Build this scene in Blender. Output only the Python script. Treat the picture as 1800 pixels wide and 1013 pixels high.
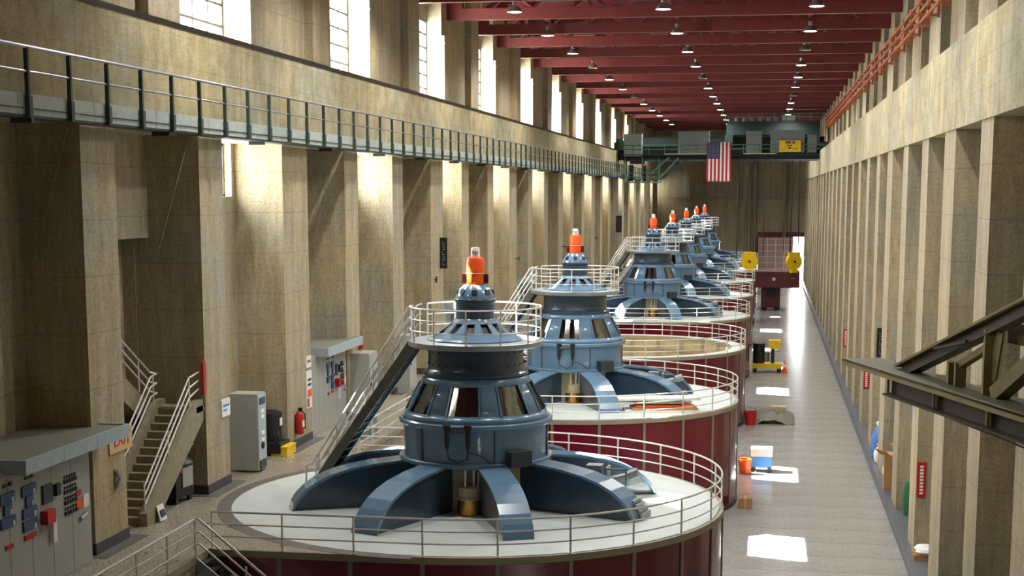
import bpy, math, random
from mathutils import Vector, Matrix
random.seed(7)
R = math.radians
for o in list(bpy.data.objects): bpy.data.objects.remove(o)
sc = bpy.context.scene
C = sc.collection

# ------------------------------------------------------------------ camera, sky, sun, exposure
F_PX, CX, CY, VPX, VPY = 2680.0, 900.0, 725.0, 1349.0, 339.0
d = Vector(((VPX-CX)/F_PX, -(VPY-CY)/F_PX, 1.0)).normalized()      # hall axis seen in camera axes (right, up, forward)
u = Vector((0, d.z, -d.y)).normalized()
x = Vector((d.y*u.z-d.z*u.y, d.z*u.x-d.x*u.z, d.x*u.y-d.y*u.x))
if x.x < 0: x = -x
right = Vector((x.x, d.x, u.x)); up = Vector((x.y, d.y, u.y)); fwd = Vector((x.z, d.z, u.z))
cam = bpy.data.cameras.new('camera'); cam_o = bpy.data.objects.new('camera', cam); C.objects.link(cam_o)
cam.sensor_width = 36; cam.lens = 36*F_PX/1800; cam.shift_y = (CY-506.5)/1800
cam.clip_end = 1000
m = Matrix((right, up, -fwd)).transposed().to_4x4(); m.translation = Vector((0, 0, 10))
cam_o.matrix_world = m
sc.camera = cam_o

w = bpy.data.worlds.new('sky'); sc.world = w; w.use_nodes = True
bgn = w.node_tree.nodes['Background']; bgn.inputs[0].default_value = (.98, .985, 1.0, 1); bgn.inputs[1].default_value = 22.0
sun = bpy.data.lights.new('sun', 'SUN'); sun.energy = 170; sun.angle = R(.55); sun.color = (1, .95, .86)
sun_o = bpy.data.objects.new('sun', sun); C.objects.link(sun_o)
sun_o.location = (-60, 80, 80)
sun_o.rotation_euler = Vector((22.3, -6.8, -25)).to_track_quat('-Z', 'Y').to_euler()
LAMP_W = 2100
vs = sc.view_settings
vs.view_transform = 'Standard'; vs.look = 'None'; vs.exposure = 0.85; vs.gamma = 1
vs.use_curve_mapping = False
sc.cycles.max_bounces = 8; sc.cycles.diffuse_bounces = 5; sc.cycles.glossy_bounces = 3
sc.cycles.transparent_max_bounces = 12
sc.cycles.sample_clamp_indirect = 6.0
sc.cycles.use_denoising = True

# ------------------------------------------------------------------ materials
def lin(c):
    return tuple(((v/255+.055)/1.055)**2.4 if v/255 > .04045 else v/255/12.92 for v in c) + (1,)
M = {}
def N(nt, t, **kw):
    n = nt.nodes.new(t)
    for k, v in kw.items():
        if k.startswith('i_'): n.inputs[int(k[2:])].default_value = v
        else: setattr(n, k, v)
    return n
def mat(name, rgb, rough=.5, metal=0, var=.12, scale=3.0, bump=0, coat=0, stretch=(1, 1, 1), spec=.5):
    m = bpy.data.materials.new(name); m.use_nodes = True; nt = m.node_tree
    b = nt.nodes['Principled BSDF']; L = nt.links
    b.inputs['Roughness'].default_value = rough; b.inputs['Metallic'].default_value = metal
    b.inputs['Coat Weight'].default_value = coat; b.inputs['Specular IOR Level'].default_value = spec
    tc = N(nt, 'ShaderNodeTexCoord'); mp = N(nt, 'ShaderNodeMapping'); mp.inputs['Scale'].default_value = stretch
    L.new(tc.outputs['Object'], mp.inputs[0])
    no = N(nt, 'ShaderNodeTexNoise'); no.inputs['Scale'].default_value = scale; no.inputs['Detail'].default_value = 4
    L.new(mp.outputs[0], no.inputs['Vector'])
    rp = N(nt, 'ShaderNodeValToRGB')
    c = lin(rgb); e = rp.color_ramp.elements
    e[0].position = .25; e[1].position = .75
    e[0].color = tuple(v*(1-var) for v in c[:3])+(1,); e[1].color = tuple(min(1, v*(1+var)) for v in c[:3])+(1,)
    L.new(no.outputs[0], rp.inputs[0]); L.new(rp.outputs[0], b.inputs['Base Color'])
    if bump:
        bp = N(nt, 'ShaderNodeBump'); bp.inputs['Strength'].default_value = bump; bp.inputs['Distance'].default_value = .02
        L.new(no.outputs[0], bp.inputs['Height']); L.new(bp.outputs[0], b.inputs['Normal'])
    M[name] = m
    return m
def emit(name, rgb, s):
    m = bpy.data.materials.new(name); m.use_nodes = True; nt = m.node_tree
    b = nt.nodes['Principled BSDF']; b.inputs['Base Color'].default_value = lin(rgb)
    tc = N(nt, 'ShaderNodeTexCoord'); no = N(nt, 'ShaderNodeTexNoise'); no.inputs['Scale'].default_value = 6
    nt.links.new(tc.outputs['Object'], no.inputs['Vector'])
    mr = N(nt, 'ShaderNodeMapRange'); mr.inputs[3].default_value = s*.9; mr.inputs[4].default_value = s*1.1
    nt.links.new(no.outputs[0], mr.inputs[0]); nt.links.new(mr.outputs[0], b.inputs['Emission Strength'])
    b.inputs['Emission Color'].default_value = lin(rgb)
    M[name] = m
def concrete(name, rgb, lines=1.55, off=0.0, streak=1.0, vjoint=0):
    m = bpy.data.materials.new(name); m.use_nodes = True; nt = m.node_tree; L = nt.links
    b = nt.nodes['Principled BSDF']; b.inputs['Roughness'].default_value = .8; b.inputs['Specular IOR Level'].default_value = .25
    tc = N(nt, 'ShaderNodeTexCoord')
    def noise(scale, sv, detail=5):
        mp = N(nt, 'ShaderNodeMapping'); mp.inputs['Scale'].default_value = sv; L.new(tc.outputs['Object'], mp.inputs[0])
        n = N(nt, 'ShaderNodeTexNoise'); n.inputs['Scale'].default_value = scale; n.inputs['Detail'].default_value = detail
        L.new(mp.outputs[0], n.inputs['Vector']); return n.outputs[0]
    def ramp(src, p0, c0, p1, c1):
        r = N(nt, 'ShaderNodeValToRGB'); e = r.color_ramp.elements
        e[0].position = p0; e[0].color = c0; e[1].position = p1; e[1].color = c1; L.new(src, r.inputs[0]); return r.outputs[0]
    def mul(a, bb, f=1.0):
        x = N(nt, 'ShaderNodeMix', data_type='RGBA', blend_type='MULTIPLY'); x.inputs[0].default_value = f
        L.new(a, x.inputs[6]); L.new(bb, x.inputs[7]); return x.outputs[2]
    c = lin(rgb)
    warm = (c[0]*1.12, c[1]*1.0, c[2]*.82, 1); cool = (c[0]*.86, c[1]*.9, c[2]*.98, 1)
    col = ramp(noise(.35, (1, 1, 1)), .3, cool, .7, warm)
    col = mul(col, ramp(noise(2.2, (1, 1, .12)), .25, (.66, .63, .58, 1), .62, (1.08, 1.08, 1.08, 1)), streak)       # vertical streaks
    col = mul(col, ramp(noise(9, (1, 1, .15), 3), .3, (.8, .78, .74, 1), .6, (1.05, 1.05, 1.05, 1)), streak)        # fine board streaks
    col = mul(col, ramp(noise(6, (.3, .3, 2.5), 3), .3, (.85, .85, .83, 1), .55, (1.03, 1.03, 1.03, 1)), .45)    # board marks
    col = mul(col, ramp(noise(13, (1, 1, .8), 6), .32, (.74, .72, .66, 1), .55, (1.05, 1.05, 1.05, 1)), .8)  # pitting
    sp = N(nt, 'ShaderNodeSeparateXYZ'); L.new(tc.outputs['Object'], sp.inputs[0])
    # pour joints: every `lines` metres
    wob = N(nt, 'ShaderNodeMath', operation='MULTIPLY_ADD'); L.new(noise(.8, (1, 1, 0)), wob.inputs[0]); wob.inputs[1].default_value = .12; L.new(sp.outputs[2], wob.inputs[2])
    a = N(nt, 'ShaderNodeMath', operation='DIVIDE'); L.new(wob.outputs[0], a.inputs[0]); a.inputs[1].default_value = lines
    ad = N(nt, 'ShaderNodeMath', operation='ADD'); L.new(a.outputs[0], ad.inputs[0]); ad.inputs[1].default_value = off
    fr = N(nt, 'ShaderNodeMath', operation='FRACT'); L.new(ad.outputs[0], fr.inputs[0])
    col = mul(col, ramp(fr.outputs[0], .0, (.55, .52, .48, 1), .03, (1, 1, 1, 1)), .75)
    if vjoint:
        col = mul(col, ramp(noise(1.1, (1, 1, 1)), .35, (.8, .78, .72, 1), .6, (1.06, 1.06, 1.06, 1)))      # blotches
        dvj = N(nt, 'ShaderNodeMath', operation='DIVIDE'); L.new(sp.outputs[1], dvj.inputs[0]); dvj.inputs[1].default_value = vjoint
        fj = N(nt, 'ShaderNodeMath', operation='FRACT'); L.new(dvj.outputs[0], fj.inputs[0])
        col = mul(col, ramp(fj.outputs[0], .0, (.6, .55, .48, 1), .025, (1, 1, 1, 1)), .8)
    L.new(col, b.inputs['Base Color'])
    bp = N(nt, 'ShaderNodeBump'); bp.inputs['Strength'].default_value = .35; bp.inputs['Distance'].default_value = .03
    L.new(noise(7, (1, 1, .35), 4), bp.inputs['Height']); L.new(bp.outputs[0], b.inputs['Normal'])
    M[name] = m
def speckle(name, base, dots, rough, scale=90, thr=.62, broad=.12, coat=0):
    m = bpy.data.materials.new(name); m.use_nodes = True; nt = m.node_tree; L = nt.links
    b = nt.nodes['Principled BSDF']; b.inputs['Roughness'].default_value = rough; b.inputs['Coat Weight'].default_value = coat
    tc = N(nt, 'ShaderNodeTexCoord')
    n1 = N(nt, 'ShaderNodeTexNoise'); n1.inputs['Scale'].default_value = scale; n1.inputs['Detail'].default_value = 2
    n2 = N(nt, 'ShaderNodeTexNoise'); n2.inputs['Scale'].default_value = .5; n2.inputs['Detail'].default_value = 5
    n3 = N(nt, 'ShaderNodeTexNoise'); n3.inputs['Scale'].default_value = 7; n3.inputs['Detail'].default_value = 4
    for n in (n1, n2, n3): L.new(tc.outputs['Object'], n.inputs['Vector'])
    r = N(nt, 'ShaderNodeValToRGB'); e = r.color_ramp.elements; e[0].position = thr-.08; e[1].position = thr+.03
    e[0].color = lin(base); e[1].color = lin(dots); L.new(n1.outputs[0], r.inputs[0])
    col = r.outputs[0]
    for nn in (n2, n3):
        r2 = N(nt, 'ShaderNodeValToRGB'); e = r2.color_ramp.elements; e[0].position = .3; e[1].position = .65
        e[0].color = (1-broad*2,)*3+(1,); e[1].color = (1, 1, 1, 1); L.new(nn.outputs[0], r2.inputs[0])
        x = N(nt, 'ShaderNodeMix', data_type='RGBA', blend_type='MULTIPLY'); x.inputs[0].default_value = 1
        L.new(col, x.inputs[6]); L.new(r2.outputs[0], x.inputs[7]); col = x.outputs[2]
    L.new(col, b.inputs['Base Color'])
    r3 = N(nt, 'ShaderNodeMapRange'); r3.inputs[3].default_value = rough*.7; r3.inputs[4].default_value = rough*1.4
    L.new(n2.outputs[0], r3.inputs[0]); L.new(r3.outputs[0], b.inputs['Roughness'])
    M[name] = m
def glass(name, rgb, t=.75):
    m = bpy.data.materials.new(name); m.use_nodes = True; nt = m.node_tree; L = nt.links
    for n in list(nt.nodes): nt.nodes.remove(n)
    o = N(nt, 'ShaderNodeOutputMaterial'); tr = N(nt, 'ShaderNodeBsdfTransparent'); gl = N(nt, 'ShaderNodeBsdfGlossy'); mx = N(nt, 'ShaderNodeMixShader')
    tr.inputs[0].default_value = lin(rgb); gl.inputs['Roughness'].default_value = .05
    tc = N(nt, 'ShaderNodeTexCoord'); no = N(nt, 'ShaderNodeTexNoise'); no.inputs['Scale'].default_value = 2
    L.new(tc.outputs['Object'], no.inputs['Vector'])
    mr = N(nt, 'ShaderNodeMapRange'); mr.inputs[3].default_value = 1-t-.03; mr.inputs[4].default_value = 1-t+.03; L.new(no.outputs[0], mr.inputs[0])
    L.new(mr.outputs[0], mx.inputs[0]); L.new(tr.outputs[0], mx.inputs[1]); L.new(gl.outputs[0], mx.inputs[2]); L.new(mx.outputs[0], o.inputs[0])
    M[name] = m

concrete('concrete', (164, 157, 137), streak=.72)
concrete('concrete_beam', (174, 170, 147), lines=.95, off=.3, streak=.5, vjoint=4.35)
mat('plinth_dark', (62, 60, 62), .5)
speckle('terrazzo', (180, 172, 154), (100, 92, 84), .28, 13, .55, .1)
speckle('aisle', (162, 163, 159), (126, 126, 124), .2, 26, .6, .07)
mat('curb_blue', (84, 88, 98), .35)
mat('deck', (196, 205, 204), .35, var=.08, scale=1.2)
mat('ring_inlay', (92, 90, 88), .45)
mat('rim', (142, 134, 116), .6)
mat('red_panel', (98, 14, 34), .25, var=.1, scale=.8, coat=.3)
mat('strip', (128, 116, 106), .4)
mat('blue', (96, 128, 156), .22, var=.06, scale=1.5, coat=.5)
mat('blue_dark', (50, 68, 86), .28, var=.08, scale=1.5, coat=.3)
mat('cream', (176, 164, 132), .55)
mat('black_metal', (22, 22, 24), .4)
mat('rail', (224, 224, 218), .3, metal=.4)
mat('rail_white', (226, 225, 220), .35, metal=.15)
mat('steel_dark', (60, 70, 74), .45, metal=.4)
mat('galv', (150, 158, 162), .4, metal=.6)
mat('orange', (236, 84, 8), .4, var=.08)
mat('white_paint', (228, 226, 222), .45, var=.05)
mat('brass', (190, 140, 70), .25, metal=.9)
mat('red_steel', (116, 50, 50), .45, var=.12, scale=2)
mat('roof_red', (72, 22, 26), .7)
mat('pipe_orange', (190, 104, 66), .5)
mat('lamp_shell', (190, 190, 190), .25, metal=.8)
emit('lamp_lens', (255, 250, 240), 30)
mat('lens_off', (170, 170, 172), .3)
mat('green_crane', (19, 40, 38), .45, var=.15)
mat('green_light', (70, 118, 106), .45)
mat('cab_grey', (118, 126, 128), .45)
mat('cab_light', (172, 190, 192), .4)
mat('panel_grey', (156, 158, 152), .4, var=.06)
mat('panel_top', (112, 112, 100), .6)
mat('fascia', (158, 172, 178), .5)
mat('balcony_plate', (168, 180, 176), .55, var=.14, scale=4)
mat('post_green', (56, 72, 66), .5)
mat('meter_blue', (48, 66, 104), .3)
mat('meter_face', (190, 196, 200), .3)
mat('black', (12, 12, 14), .5)
mat('red', (176, 20, 26), .4)
mat('yellow', (226, 190, 10), .4)
mat('white', (230, 228, 222), .6)
mat('maroon', (74, 22, 28), .45)
mat('pink_door', (168, 140, 136), .6)
mat('navy', (28, 34, 78), .7)
mat('flag_red', (160, 30, 44), .7)
mat('flag_white', (224, 214, 214), .7)
mat('olive', (124, 110, 66), .55, var=.15)
mat('olive_dark', (60, 45, 31), .5)
mat('plate_grey', (98, 98, 80), .6, var=.12)
mat('cardboard', (168, 128, 84), .8)
mat('bag_blue', (70, 120, 190), .5, var=.3, scale=5)
mat('green_barrel', (30, 96, 60), .4)
mat('tarp', (120, 118, 108), .8, var=.3, scale=6, bump=.6)
mat('machine_blue', (50, 110, 180), .4)
mat('cable', (34, 32, 30), .5)
mat('frame_grey', (74, 76, 78), .5)
mat('exit_board', (206, 170, 120), .6)
mat('concrete_stair', (138, 130, 106), .8, var=.2, scale=4)
mat('stone_outside', (190, 150, 130), .8)
mat('stringer_olive', (96, 96, 84), .5)
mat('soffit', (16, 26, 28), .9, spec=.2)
glass('pane', (250, 250, 248), .94)
glass('smoked', (150, 150, 150), .8)

# ------------------------------------------------------------------ helpers
class MB:
    def __init__(s): s.v = []; s.f = []
    def box(s, x0, x1, y0, y1, z0, z1):
        i = len(s.v)
        s.v += [(x0,y0,z0),(x1,y0,z0),(x1,y1,z0),(x0,y1,z0),(x0,y0,z1),(x1,y0,z1),(x1,y1,z1),(x0,y1,z1)]
        s.f += [tuple(i+k for k in q) for q in ((3,2,1,0),(4,5,6,7),(0,1,5,4),(1,2,6,5),(2,3,7,6),(3,0,4,7))]
        return s
    def bar(s, a, b, wd, ht, upv=(0,0,1)):
        a = Vector(a); b = Vector(b); dd = (b-a).normalized(); sd = dd.cross(Vector(upv))
        if sd.length < 1e-4: sd = dd.cross(Vector((0,1,0)))
        sd.normalize(); uu = sd.cross(dd); i = len(s.v)
        for p in (a, b):
            for (p1, q1) in ((-1,-1),(1,-1),(1,1),(-1,1)): s.v.append(tuple(p+sd*p1*wd/2+uu*q1*ht/2))
        s.f += [tuple(i+k for k in q) for q in ((3,2,1,0),(4,5,6,7),(0,1,5,4),(1,2,6,5),(2,3,7,6),(3,0,4,7))]
        return s
    def tube(s, pts, r, n=6, closed=False):
        pts = [Vector(p) for p in pts]; m_ = len(pts); i0 = len(s.v)
        for k, p in enumerate(pts):
            if closed: t = pts[(k+1) % m_]-pts[k-1]
            else: t = pts[min(k+1, m_-1)]-pts[max(k-1, 0)]
            t.normalize(); ref = Vector((0,0,1)) if abs(t.z) < .9 else Vector((0,1,0))
            a = t.cross(ref).normalized(); b = a.cross(t)
            for j in range(n):
                g = 2*math.pi*j/n; s.v.append(tuple(p+a*r*math.cos(g)+b*r*math.sin(g)))
        for k in range(m_ if closed else m_-1):
            for j in range(n):
                s.f.append((i0+k*n+j, i0+k*n+(j+1) % n, i0+((k+1) % m_)*n+(j+1) % n, i0+((k+1) % m_)*n+j))
        if not closed:
            s.f.append(tuple(i0+j for j in range(n))[::-1]); s.f.append(tuple(i0+(m_-1)*n+j for j in range(n)))
        return s
    def lathe(s, prof, n=48, c=(0,0), a0=0, a1=360, cap=True):
        full = abs(a1-a0-360) < 1e-6; cnt = n if full else n+1; i0 = len(s.v); k = len(prof)
        for j in range(cnt):
            g = R(a0+(a1-a0)*j/n)
            for (r, z) in prof: s.v.append((c[0]+r*math.cos(g), c[1]+r*math.sin(g), z))
        for j in range(n):
            j2 = (j+1) % cnt if full else j+1
            for q in range(k-1): s.f.append((i0+j*k+q, i0+j2*k+q, i0+j2*k+q+1, i0+j*k+q+1))
        if cap and full:
            if prof[0][0] > 1e-4: s.f.append(tuple(i0+j*k for j in range(n))[::-1])
            if prof[-1][0] > 1e-4: s.f.append(tuple(i0+j*k+k-1 for j in range(n)))
        return s
    def cyl(s, cx, cy, z0, z1, r, n=16): return s.lathe([(r, z0), (r, z1)], n, (cx, cy))
    def cylx(s, p0, p1, r, n=14): return s.tube([p0, p1], r, n)
    def prism(s, poly, z0, z1):
        i = len(s.v); n = len(poly)
        s.v += [(p[0], p[1], z0) for p in poly]+[(p[0], p[1], z1) for p in poly]
        s.f.append(tuple(range(i, i+n))[::-1]); s.f.append(tuple(range(i+n, i+2*n)))
        for k in range(n): s.f.append((i+k, i+(k+1) % n, i+n+(k+1) % n, i+n+k))
        return s
    def xform(s, mtx):
        s.v = [tuple(mtx @ Vector(p)) for p in s.v]; return s
    def mesh(s, name, mt, smooth=False):
        me = bpy.data.meshes.new(name); me.from_pydata(s.v, [], s.f); me.materials.append(M[mt])
        me.update()
        import bmesh as bm_
        b = bm_.new(); b.from_mesh(me); bm_.ops.recalc_face_normals(b, faces=b.faces); b.to_mesh(me); b.free()
        if smooth: me.shade_smooth(); me.set_sharp_from_angle(angle=R(35))
        return me
    def build(s, name, mt, parent=None, smooth=False, loc=None):
        return put(name, s.mesh(name, mt, smooth), parent, loc)
def put(name, me, parent=None, loc=None, rot=None):
    o = bpy.data.objects.new(name, me); C.objects.link(o)
    if parent: o.parent = parent
    if loc is not None: o.location = loc
    if rot is not None: o.rotation_euler = rot
    return o
def tag(o, label=None, cat=None, group=None, kind=None):
    if label: o['label'] = label
    if cat: o['category'] = cat
    if group: o['group'] = group
    if kind: o['kind'] = kind
    return o
def empty(name, loc=(0,0,0), rz=0):
    o = bpy.data.objects.new(name, None); C.objects.link(o); o.location = loc; o.rotation_euler = (0,0,rz); o.empty_display_size = .3
    return o
def thing(name, label, cat, loc=(0,0,0), rz=0, group=None):
    return tag(empty(name, loc, rz), label, cat, group)
def copy_tree(o, parent=None):
    c = o.copy(); C.objects.link(c); c.parent = parent
    for ch in o.children: copy_tree(ch, c)
    return c
def text(name, s, size, mt, parent, mtx, ext=.004, align='CENTER'):
    cu = bpy.data.curves.new('t', 'FONT'); cu.body = s; cu.size = size; cu.extrude = ext; cu.align_x = align; cu.align_y = 'CENTER'
    to = bpy.data.objects.new('t', cu); C.objects.link(to)
    dg = bpy.context.evaluated_depsgraph_get(); me = bpy.data.meshes.new_from_object(to.evaluated_get(dg))
    bpy.data.objects.remove(to); me.name = name; me.materials.clear(); me.materials.append(M[mt])
    me.transform(mtx)
    return put(name, me, parent)
def face_m(loc, normal, upv=(0,0,1)):
    z = Vector(normal).normalized(); xx = Vector(upv).cross(z).normalized(); yy = z.cross(xx)
    mm = Matrix((xx, yy, z)).transposed().to_4x4(); mm.translation = Vector(loc); return mm
ORD = ['nearest','second','third','fourth','fifth','sixth','seventh','eighth','ninth','tenth','eleventh','twelfth','thirteenth','fourteenth',
       'fifteenth','sixteenth','seventeenth','eighteenth','nineteenth','twentieth','twenty first','twenty second','twenty third','twenty fourth','twenty fifth','twenty sixth','twenty seventh','twenty eighth']
def struct(o): o['kind'] = 'structure'; return o

# ------------------------------------------------------------------ dimensions (metres; z = 0 is the generator deck)
ZF = -4.95; XL = -18.2; XR = 6.15; PITCH = 8.7; UX = -9.2; UY0 = 48.3; US = 26.1; RD = 8.05; XG = -15.4
YB, YE = -14.0, 262.0
UNITS = [UY0+US*k for k in range(8)]

# ------------------------------------------------------------------ floors
floor = struct(MB().box(-22, 9.6, YB, 276, ZF-.3, ZF).build('floor', 'aisle'))
ny = 0; slab_me = MB().box(.012, 2.30, .012, 2.58, 0, .014).mesh('slab', 'aisle')
for j in range(75):
    for i in range(3):
        put('slab', slab_me, floor, (-1.12+2.325*i, 50+2.6*j, ZF))
CURB = ZF+.55
struct(MB().box(5.86, 8.4, YB, YE, ZF, CURB).build('trim_1', 'curb_blue'))
gal = MB().box(-22, XG, YB, YE, -.5, 0)
gallery = struct(gal.build('floor_gallery', 'terrazzo'))
struct(MB().box(XG-.5, XG, YB, YE, ZF, -.5).build('wall_gallery_edge', 'concrete'))
struct(MB().box(XG-.02, XG+.03, YB, YE, -.2, .012).build('trim_2', 'rim'))

# ------------------------------------------------------------------ left wall
wl = struct(MB().box(-20.9, -20.6, YB, YE, -.5, 11.85).build('wall_left', 'concrete'))
for k in range(-6, 26):
    y0 = 39.0+PITCH*k; wd = 3.2 if k % 3 == 2 else 2.2
    y1 = min(y0+wd, YE); yn = min(39.0+PITCH*(k+1), YE)
    if y0 < YB: y0 = YB
    if y0 >= YE: continue
    MB().box(-20.6, XL, y0, y1, 0, 11.85).build('pier', 'concrete', wl)
    if k >= -1:
        MB().box(-20.4, XL+.03, y0-.03, y1+.03, 0, .32).build('baseboard', 'plinth_dark', wl)
        MB().box(-20, XL+.45, y0-.35, y1+.45, .0, .012).build('floor_border', 'ring_inlay', gallery)
    if yn <= y1: continue
    if k == 0:      # stair bay: wall hangs above an open recess
        MB().box(-20.6, -20.0, y1, yn, 8.55, 11.85).build('lintel', 'concrete', wl)
        MB().box(-21.25, -20.95, y1-1, yn+.3, -.5, 9.2).box(-20.96, -20.5, yn-.03, yn+.3, -.5, 8.6).box(-20.95, -20.6, y1-1, y1-.7, -.5, 9.2).box(-20.95, -20.6, y1-1, yn+.3, 8.55, 9.2).build('recess_wall', 'concrete', wl)
        hole = (y1, yn)
    elif k % 2 == 0 or k < 1:
        MB().box(-20.6, -20.05, y1, yn, 0, 11.85).build('bay_wall', 'concrete', wl)
    else:
        b_ = MB().box(-20.6, -20.1, y1, yn, 0, 9.85).box(-20.6, -20.1, yn-.35, yn, 9.85, 11.85).box(-20.6, -20.1, y1, y1+.5, 9.85, 11.85)
        b_.build('bay_wall', 'concrete', wl)
# the outer skin leaves the windows of the odd bays and the stair recess open
skin = MB()
y = YB
odd = []
for k in range(-6, 26):
    if k % 2 and k >= 1: 
        wd = 3.2 if k % 3 == 2 else 2.2
        odd.append((39.0+PITCH*k+wd+.5, min(39.0+PITCH*(k+1)-.35, YE-.1)))
odd = [(a, b) for a, b in odd if a > YB and b-a > 1]
for a, b, top in sorted([(a, b, 0) for a, b in odd]+[(hole[0]-.65, hole[1], 1)]):
    skin.box(-20.9, -20.6, y, a, -.5, 11.85)
    skin.box(-20.9, -20.6, a, b, *((8.55, 11.85) if top else (-.5, 9.85))); y = b
skin.box(-20.9, -20.6, y, YE, -.5, 11.85)
wl.data = skin.mesh('wall_left', 'concrete')
wn = 0
pane_cache = {}
def window(yA, yB, z0, z1, xw, nc, nr, portal=True):
    global wn
    wn += 1
    r = empty('window_%d' % wn, (xw, (yA+yB)/2, z0)); struct(r)
    W, H = yB-yA, z1-z0
    key = (round(W, 3), round(H, 3), nc, nr)
    if key not in pane_cache:
        f = MB()
        for y in (-W/2+.05, W/2-.05): f.box(-.06, .06, y-.05, y+.05, 0, H)
        for z in (.05, H-.05): f.box(-.06, .06, -W/2, W/2, z-.05, z+.05)
        g = MB()
        for i in range(1, nc): g.box(-.03, .03, -W/2+W*i/nc-.045, -W/2+W*i/nc+.045, .05, H-.05)
        for j in range(1, nr): g.box(-.035, .035, -W/2+.05, W/2-.05, H*j/nr-.045, H*j/nr+.045)
        p = MB().box(-.006, .006, -W/2/nc+.02, W/2/nc-.02, .02, H/nr-.02)
        pane_cache[key] = (f.mesh('window_frame', 'frame_grey'), g.mesh('mullions', 'frame_grey'), p.mesh('pane', 'pane'))
    fm, gm, pm = pane_cache[key]
    put('window_frame', fm, r); put('mullions', gm, r)
    for i in range(nc):
        for j in range(nr): put('pane', pm, r, (0, -W/2+W*(i+.5)/nc, H*j/nr))
    if portal:
        l = bpy.data.lights.new('window_portal', 'AREA'); l.shape = 'RECTANGLE'; l.size = H; l.size_y = W
        l.cycles.is_portal = True
        lo = bpy.data.objects.new('window_portal', l); C.objects.link(lo)
        lo.parent = r; lo.location = (-.15, 0, H/2); lo.rotation_euler = (0, R(-90), 0)
for a, b in odd:
    window(a, b, 9.85, 11.85, -20.45, 2, 2)
# crane runway beam and the storey above it
MB().box(-20.9, -18.3, YB, YE, 11.85, 15.1).build('beam', 'concrete_beam', wl)
MB().box(-18.55, -18.38, YB, YE, 15.1, 15.28).box(-18.7, -18.25, YB, YE, 15.1, 15.14).build('crane_rail', 'black_metal', wl)
wu = struct(MB().box(-20.5, -20.15, YB, YE, 20.05, 23.4).build('wall_left_upper', 'concrete'))
for j in range(-4, 13):
    o = 17.4*j; glazed = -2 <= j <= 9
    def cl(a): return max(YB, min(YE, a+o))
    for nm, x1, a, b, z0, z1 in (('bay_wall', -20.2, 48.2, 51.2, 15.1, 20.05), ('pier', -19.25, 55.7, 63.0, 15.1, 23.4), ('pilaster', -18.87, 63.0, 65.6, 15.1, 23.4), ('sill', -19.9, 51.2, 55.7, 15.1, 15.32)):
        if cl(b)-cl(a) > .05: MB().box(-20.5, x1, cl(a), cl(b), z0, z1).build(nm, 'concrete', wu)
    if cl(57.0)-cl(55.7) > 1: MB().box(-19.75, -19.05, cl(55.65), cl(56.9), 15.1, 19.2).box(-19.8, -19.0, cl(55.6), cl(56.95), 18.7, 18.78).build('column', 'concrete', wu)
    if not glazed: MB().box(-20.5, -20.15, cl(51.2), cl(55.7), 15.32, 20.05).build('bay_wall', 'concrete', wu)  # end bays: added blank walling in place of windows, to cut the daylight
    elif YB < 51.2+o and 55.7+o < YE: window(51.2+o, 55.7+o, 15.32, 20.05, -20.2, 3, 6)

# ------------------------------------------------------------------ right wall
wr = struct(MB().box(8.3, 9.6, YB, YE, ZF, 12.1).build('wall_right', 'concrete'))
for k in range(-6, 26):
    y0 = 44.6+PITCH*k
    if y0 < YB or y0 > YE-1: continue
    MB().box(XR, 8.3, y0, min(YE, y0+(3.2 if k % 3 == 1 else 2.5)), ZF, 12.1).build('pier', 'concrete', wr)
MB().box(6.1, 9.6, YB, YE, 12.1, 15.0).build('beam', 'concrete_beam', wr)
wru = struct(MB().box(9.0, 9.6, YB, YE, 15.0, 23.4).build('wall_right_upper', 'concrete'))
for k in range(-6, 25):
    y0 = 54.0+PITCH*k
    if y0 < YB or y0 > YE-2: continue
    MB().box(7.4, 9.0, y0, min(YE, y0+4.8), 15.0, 23.4).build('pier', 'concrete', wru)
MB().box(6.5, 6.62, YB, YE, 15.0, 15.18).build('crane_rail', 'black_metal', wru)

# rear and end walls, roof
struct(MB().box(-22.2, 9.6, YB-.6, YB, ZF, 23.8).build('wall_rear', 'concrete'))
we = struct(MB().box(-22.2, -1.4, YE, YE+.8, ZF, 23.8).box(-1.4, 6.3, YE, YE+.8, 2.65, 23.8).box(6.3, 9.6, YE, YE+.8, ZF, 23.8).build('wall_end', 'concrete'))
for xa in (-13.4, -10.9, -5.2, -3.2, -2.2, 2.7):
    MB().box(xa, xa+.45, YE-.6, YE, 2.65 if xa > -1.5 else 0, 14.5).build('pilaster', 'concrete_stair', we)
MB().box(-16, 6.1, YE-.4, YE, 8.9, 9.3).build('ledge', 'concrete_stair', we)
dr = struct(empty('door_1', (0, YE-.1, ZF)))
MB().box(-1.4, 6.3, -.3, .1, 7.6, 8.4).box(-1.55, -1.3, -.3, .3, 0, 7.6).box(6.2, 6.4, -.3, .3, 0, 7.6).build('door_frame', 'maroon', dr)
MB().box(-1.4, 4.5, .02, .1, 0, 7.6).build('door_leaf', 'pink_door', dr)
g = MB()
for i in range(5): g.box(-1.3+1.42*i, -1.2+1.42*i, -.04, .02, 0, 7.6)
for j in range(8): g.box(-1.3, 4.5, -.04, .02, .2+1.0*j, .28+1.0*j)
g.build('door_grid', 'white', dr)
ce = struct(MB().box(-22.2, 9.6, YB, YE, 23.4, 23.8).build('ceiling', 'roof_red'))
l = bpy.data.lights.new('door_portal', 'AREA'); l.shape = 'RECTANGLE'; l.size = 1.7; l.size_y = 7.5; l.cycles.is_portal = True
lo = bpy.data.objects.new('door_portal', l); C.objects.link(lo); lo.parent = dr; lo.location = (5.4, .7, 3.8); lo.rotation_euler = (R(-90), 0, 0)

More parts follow.
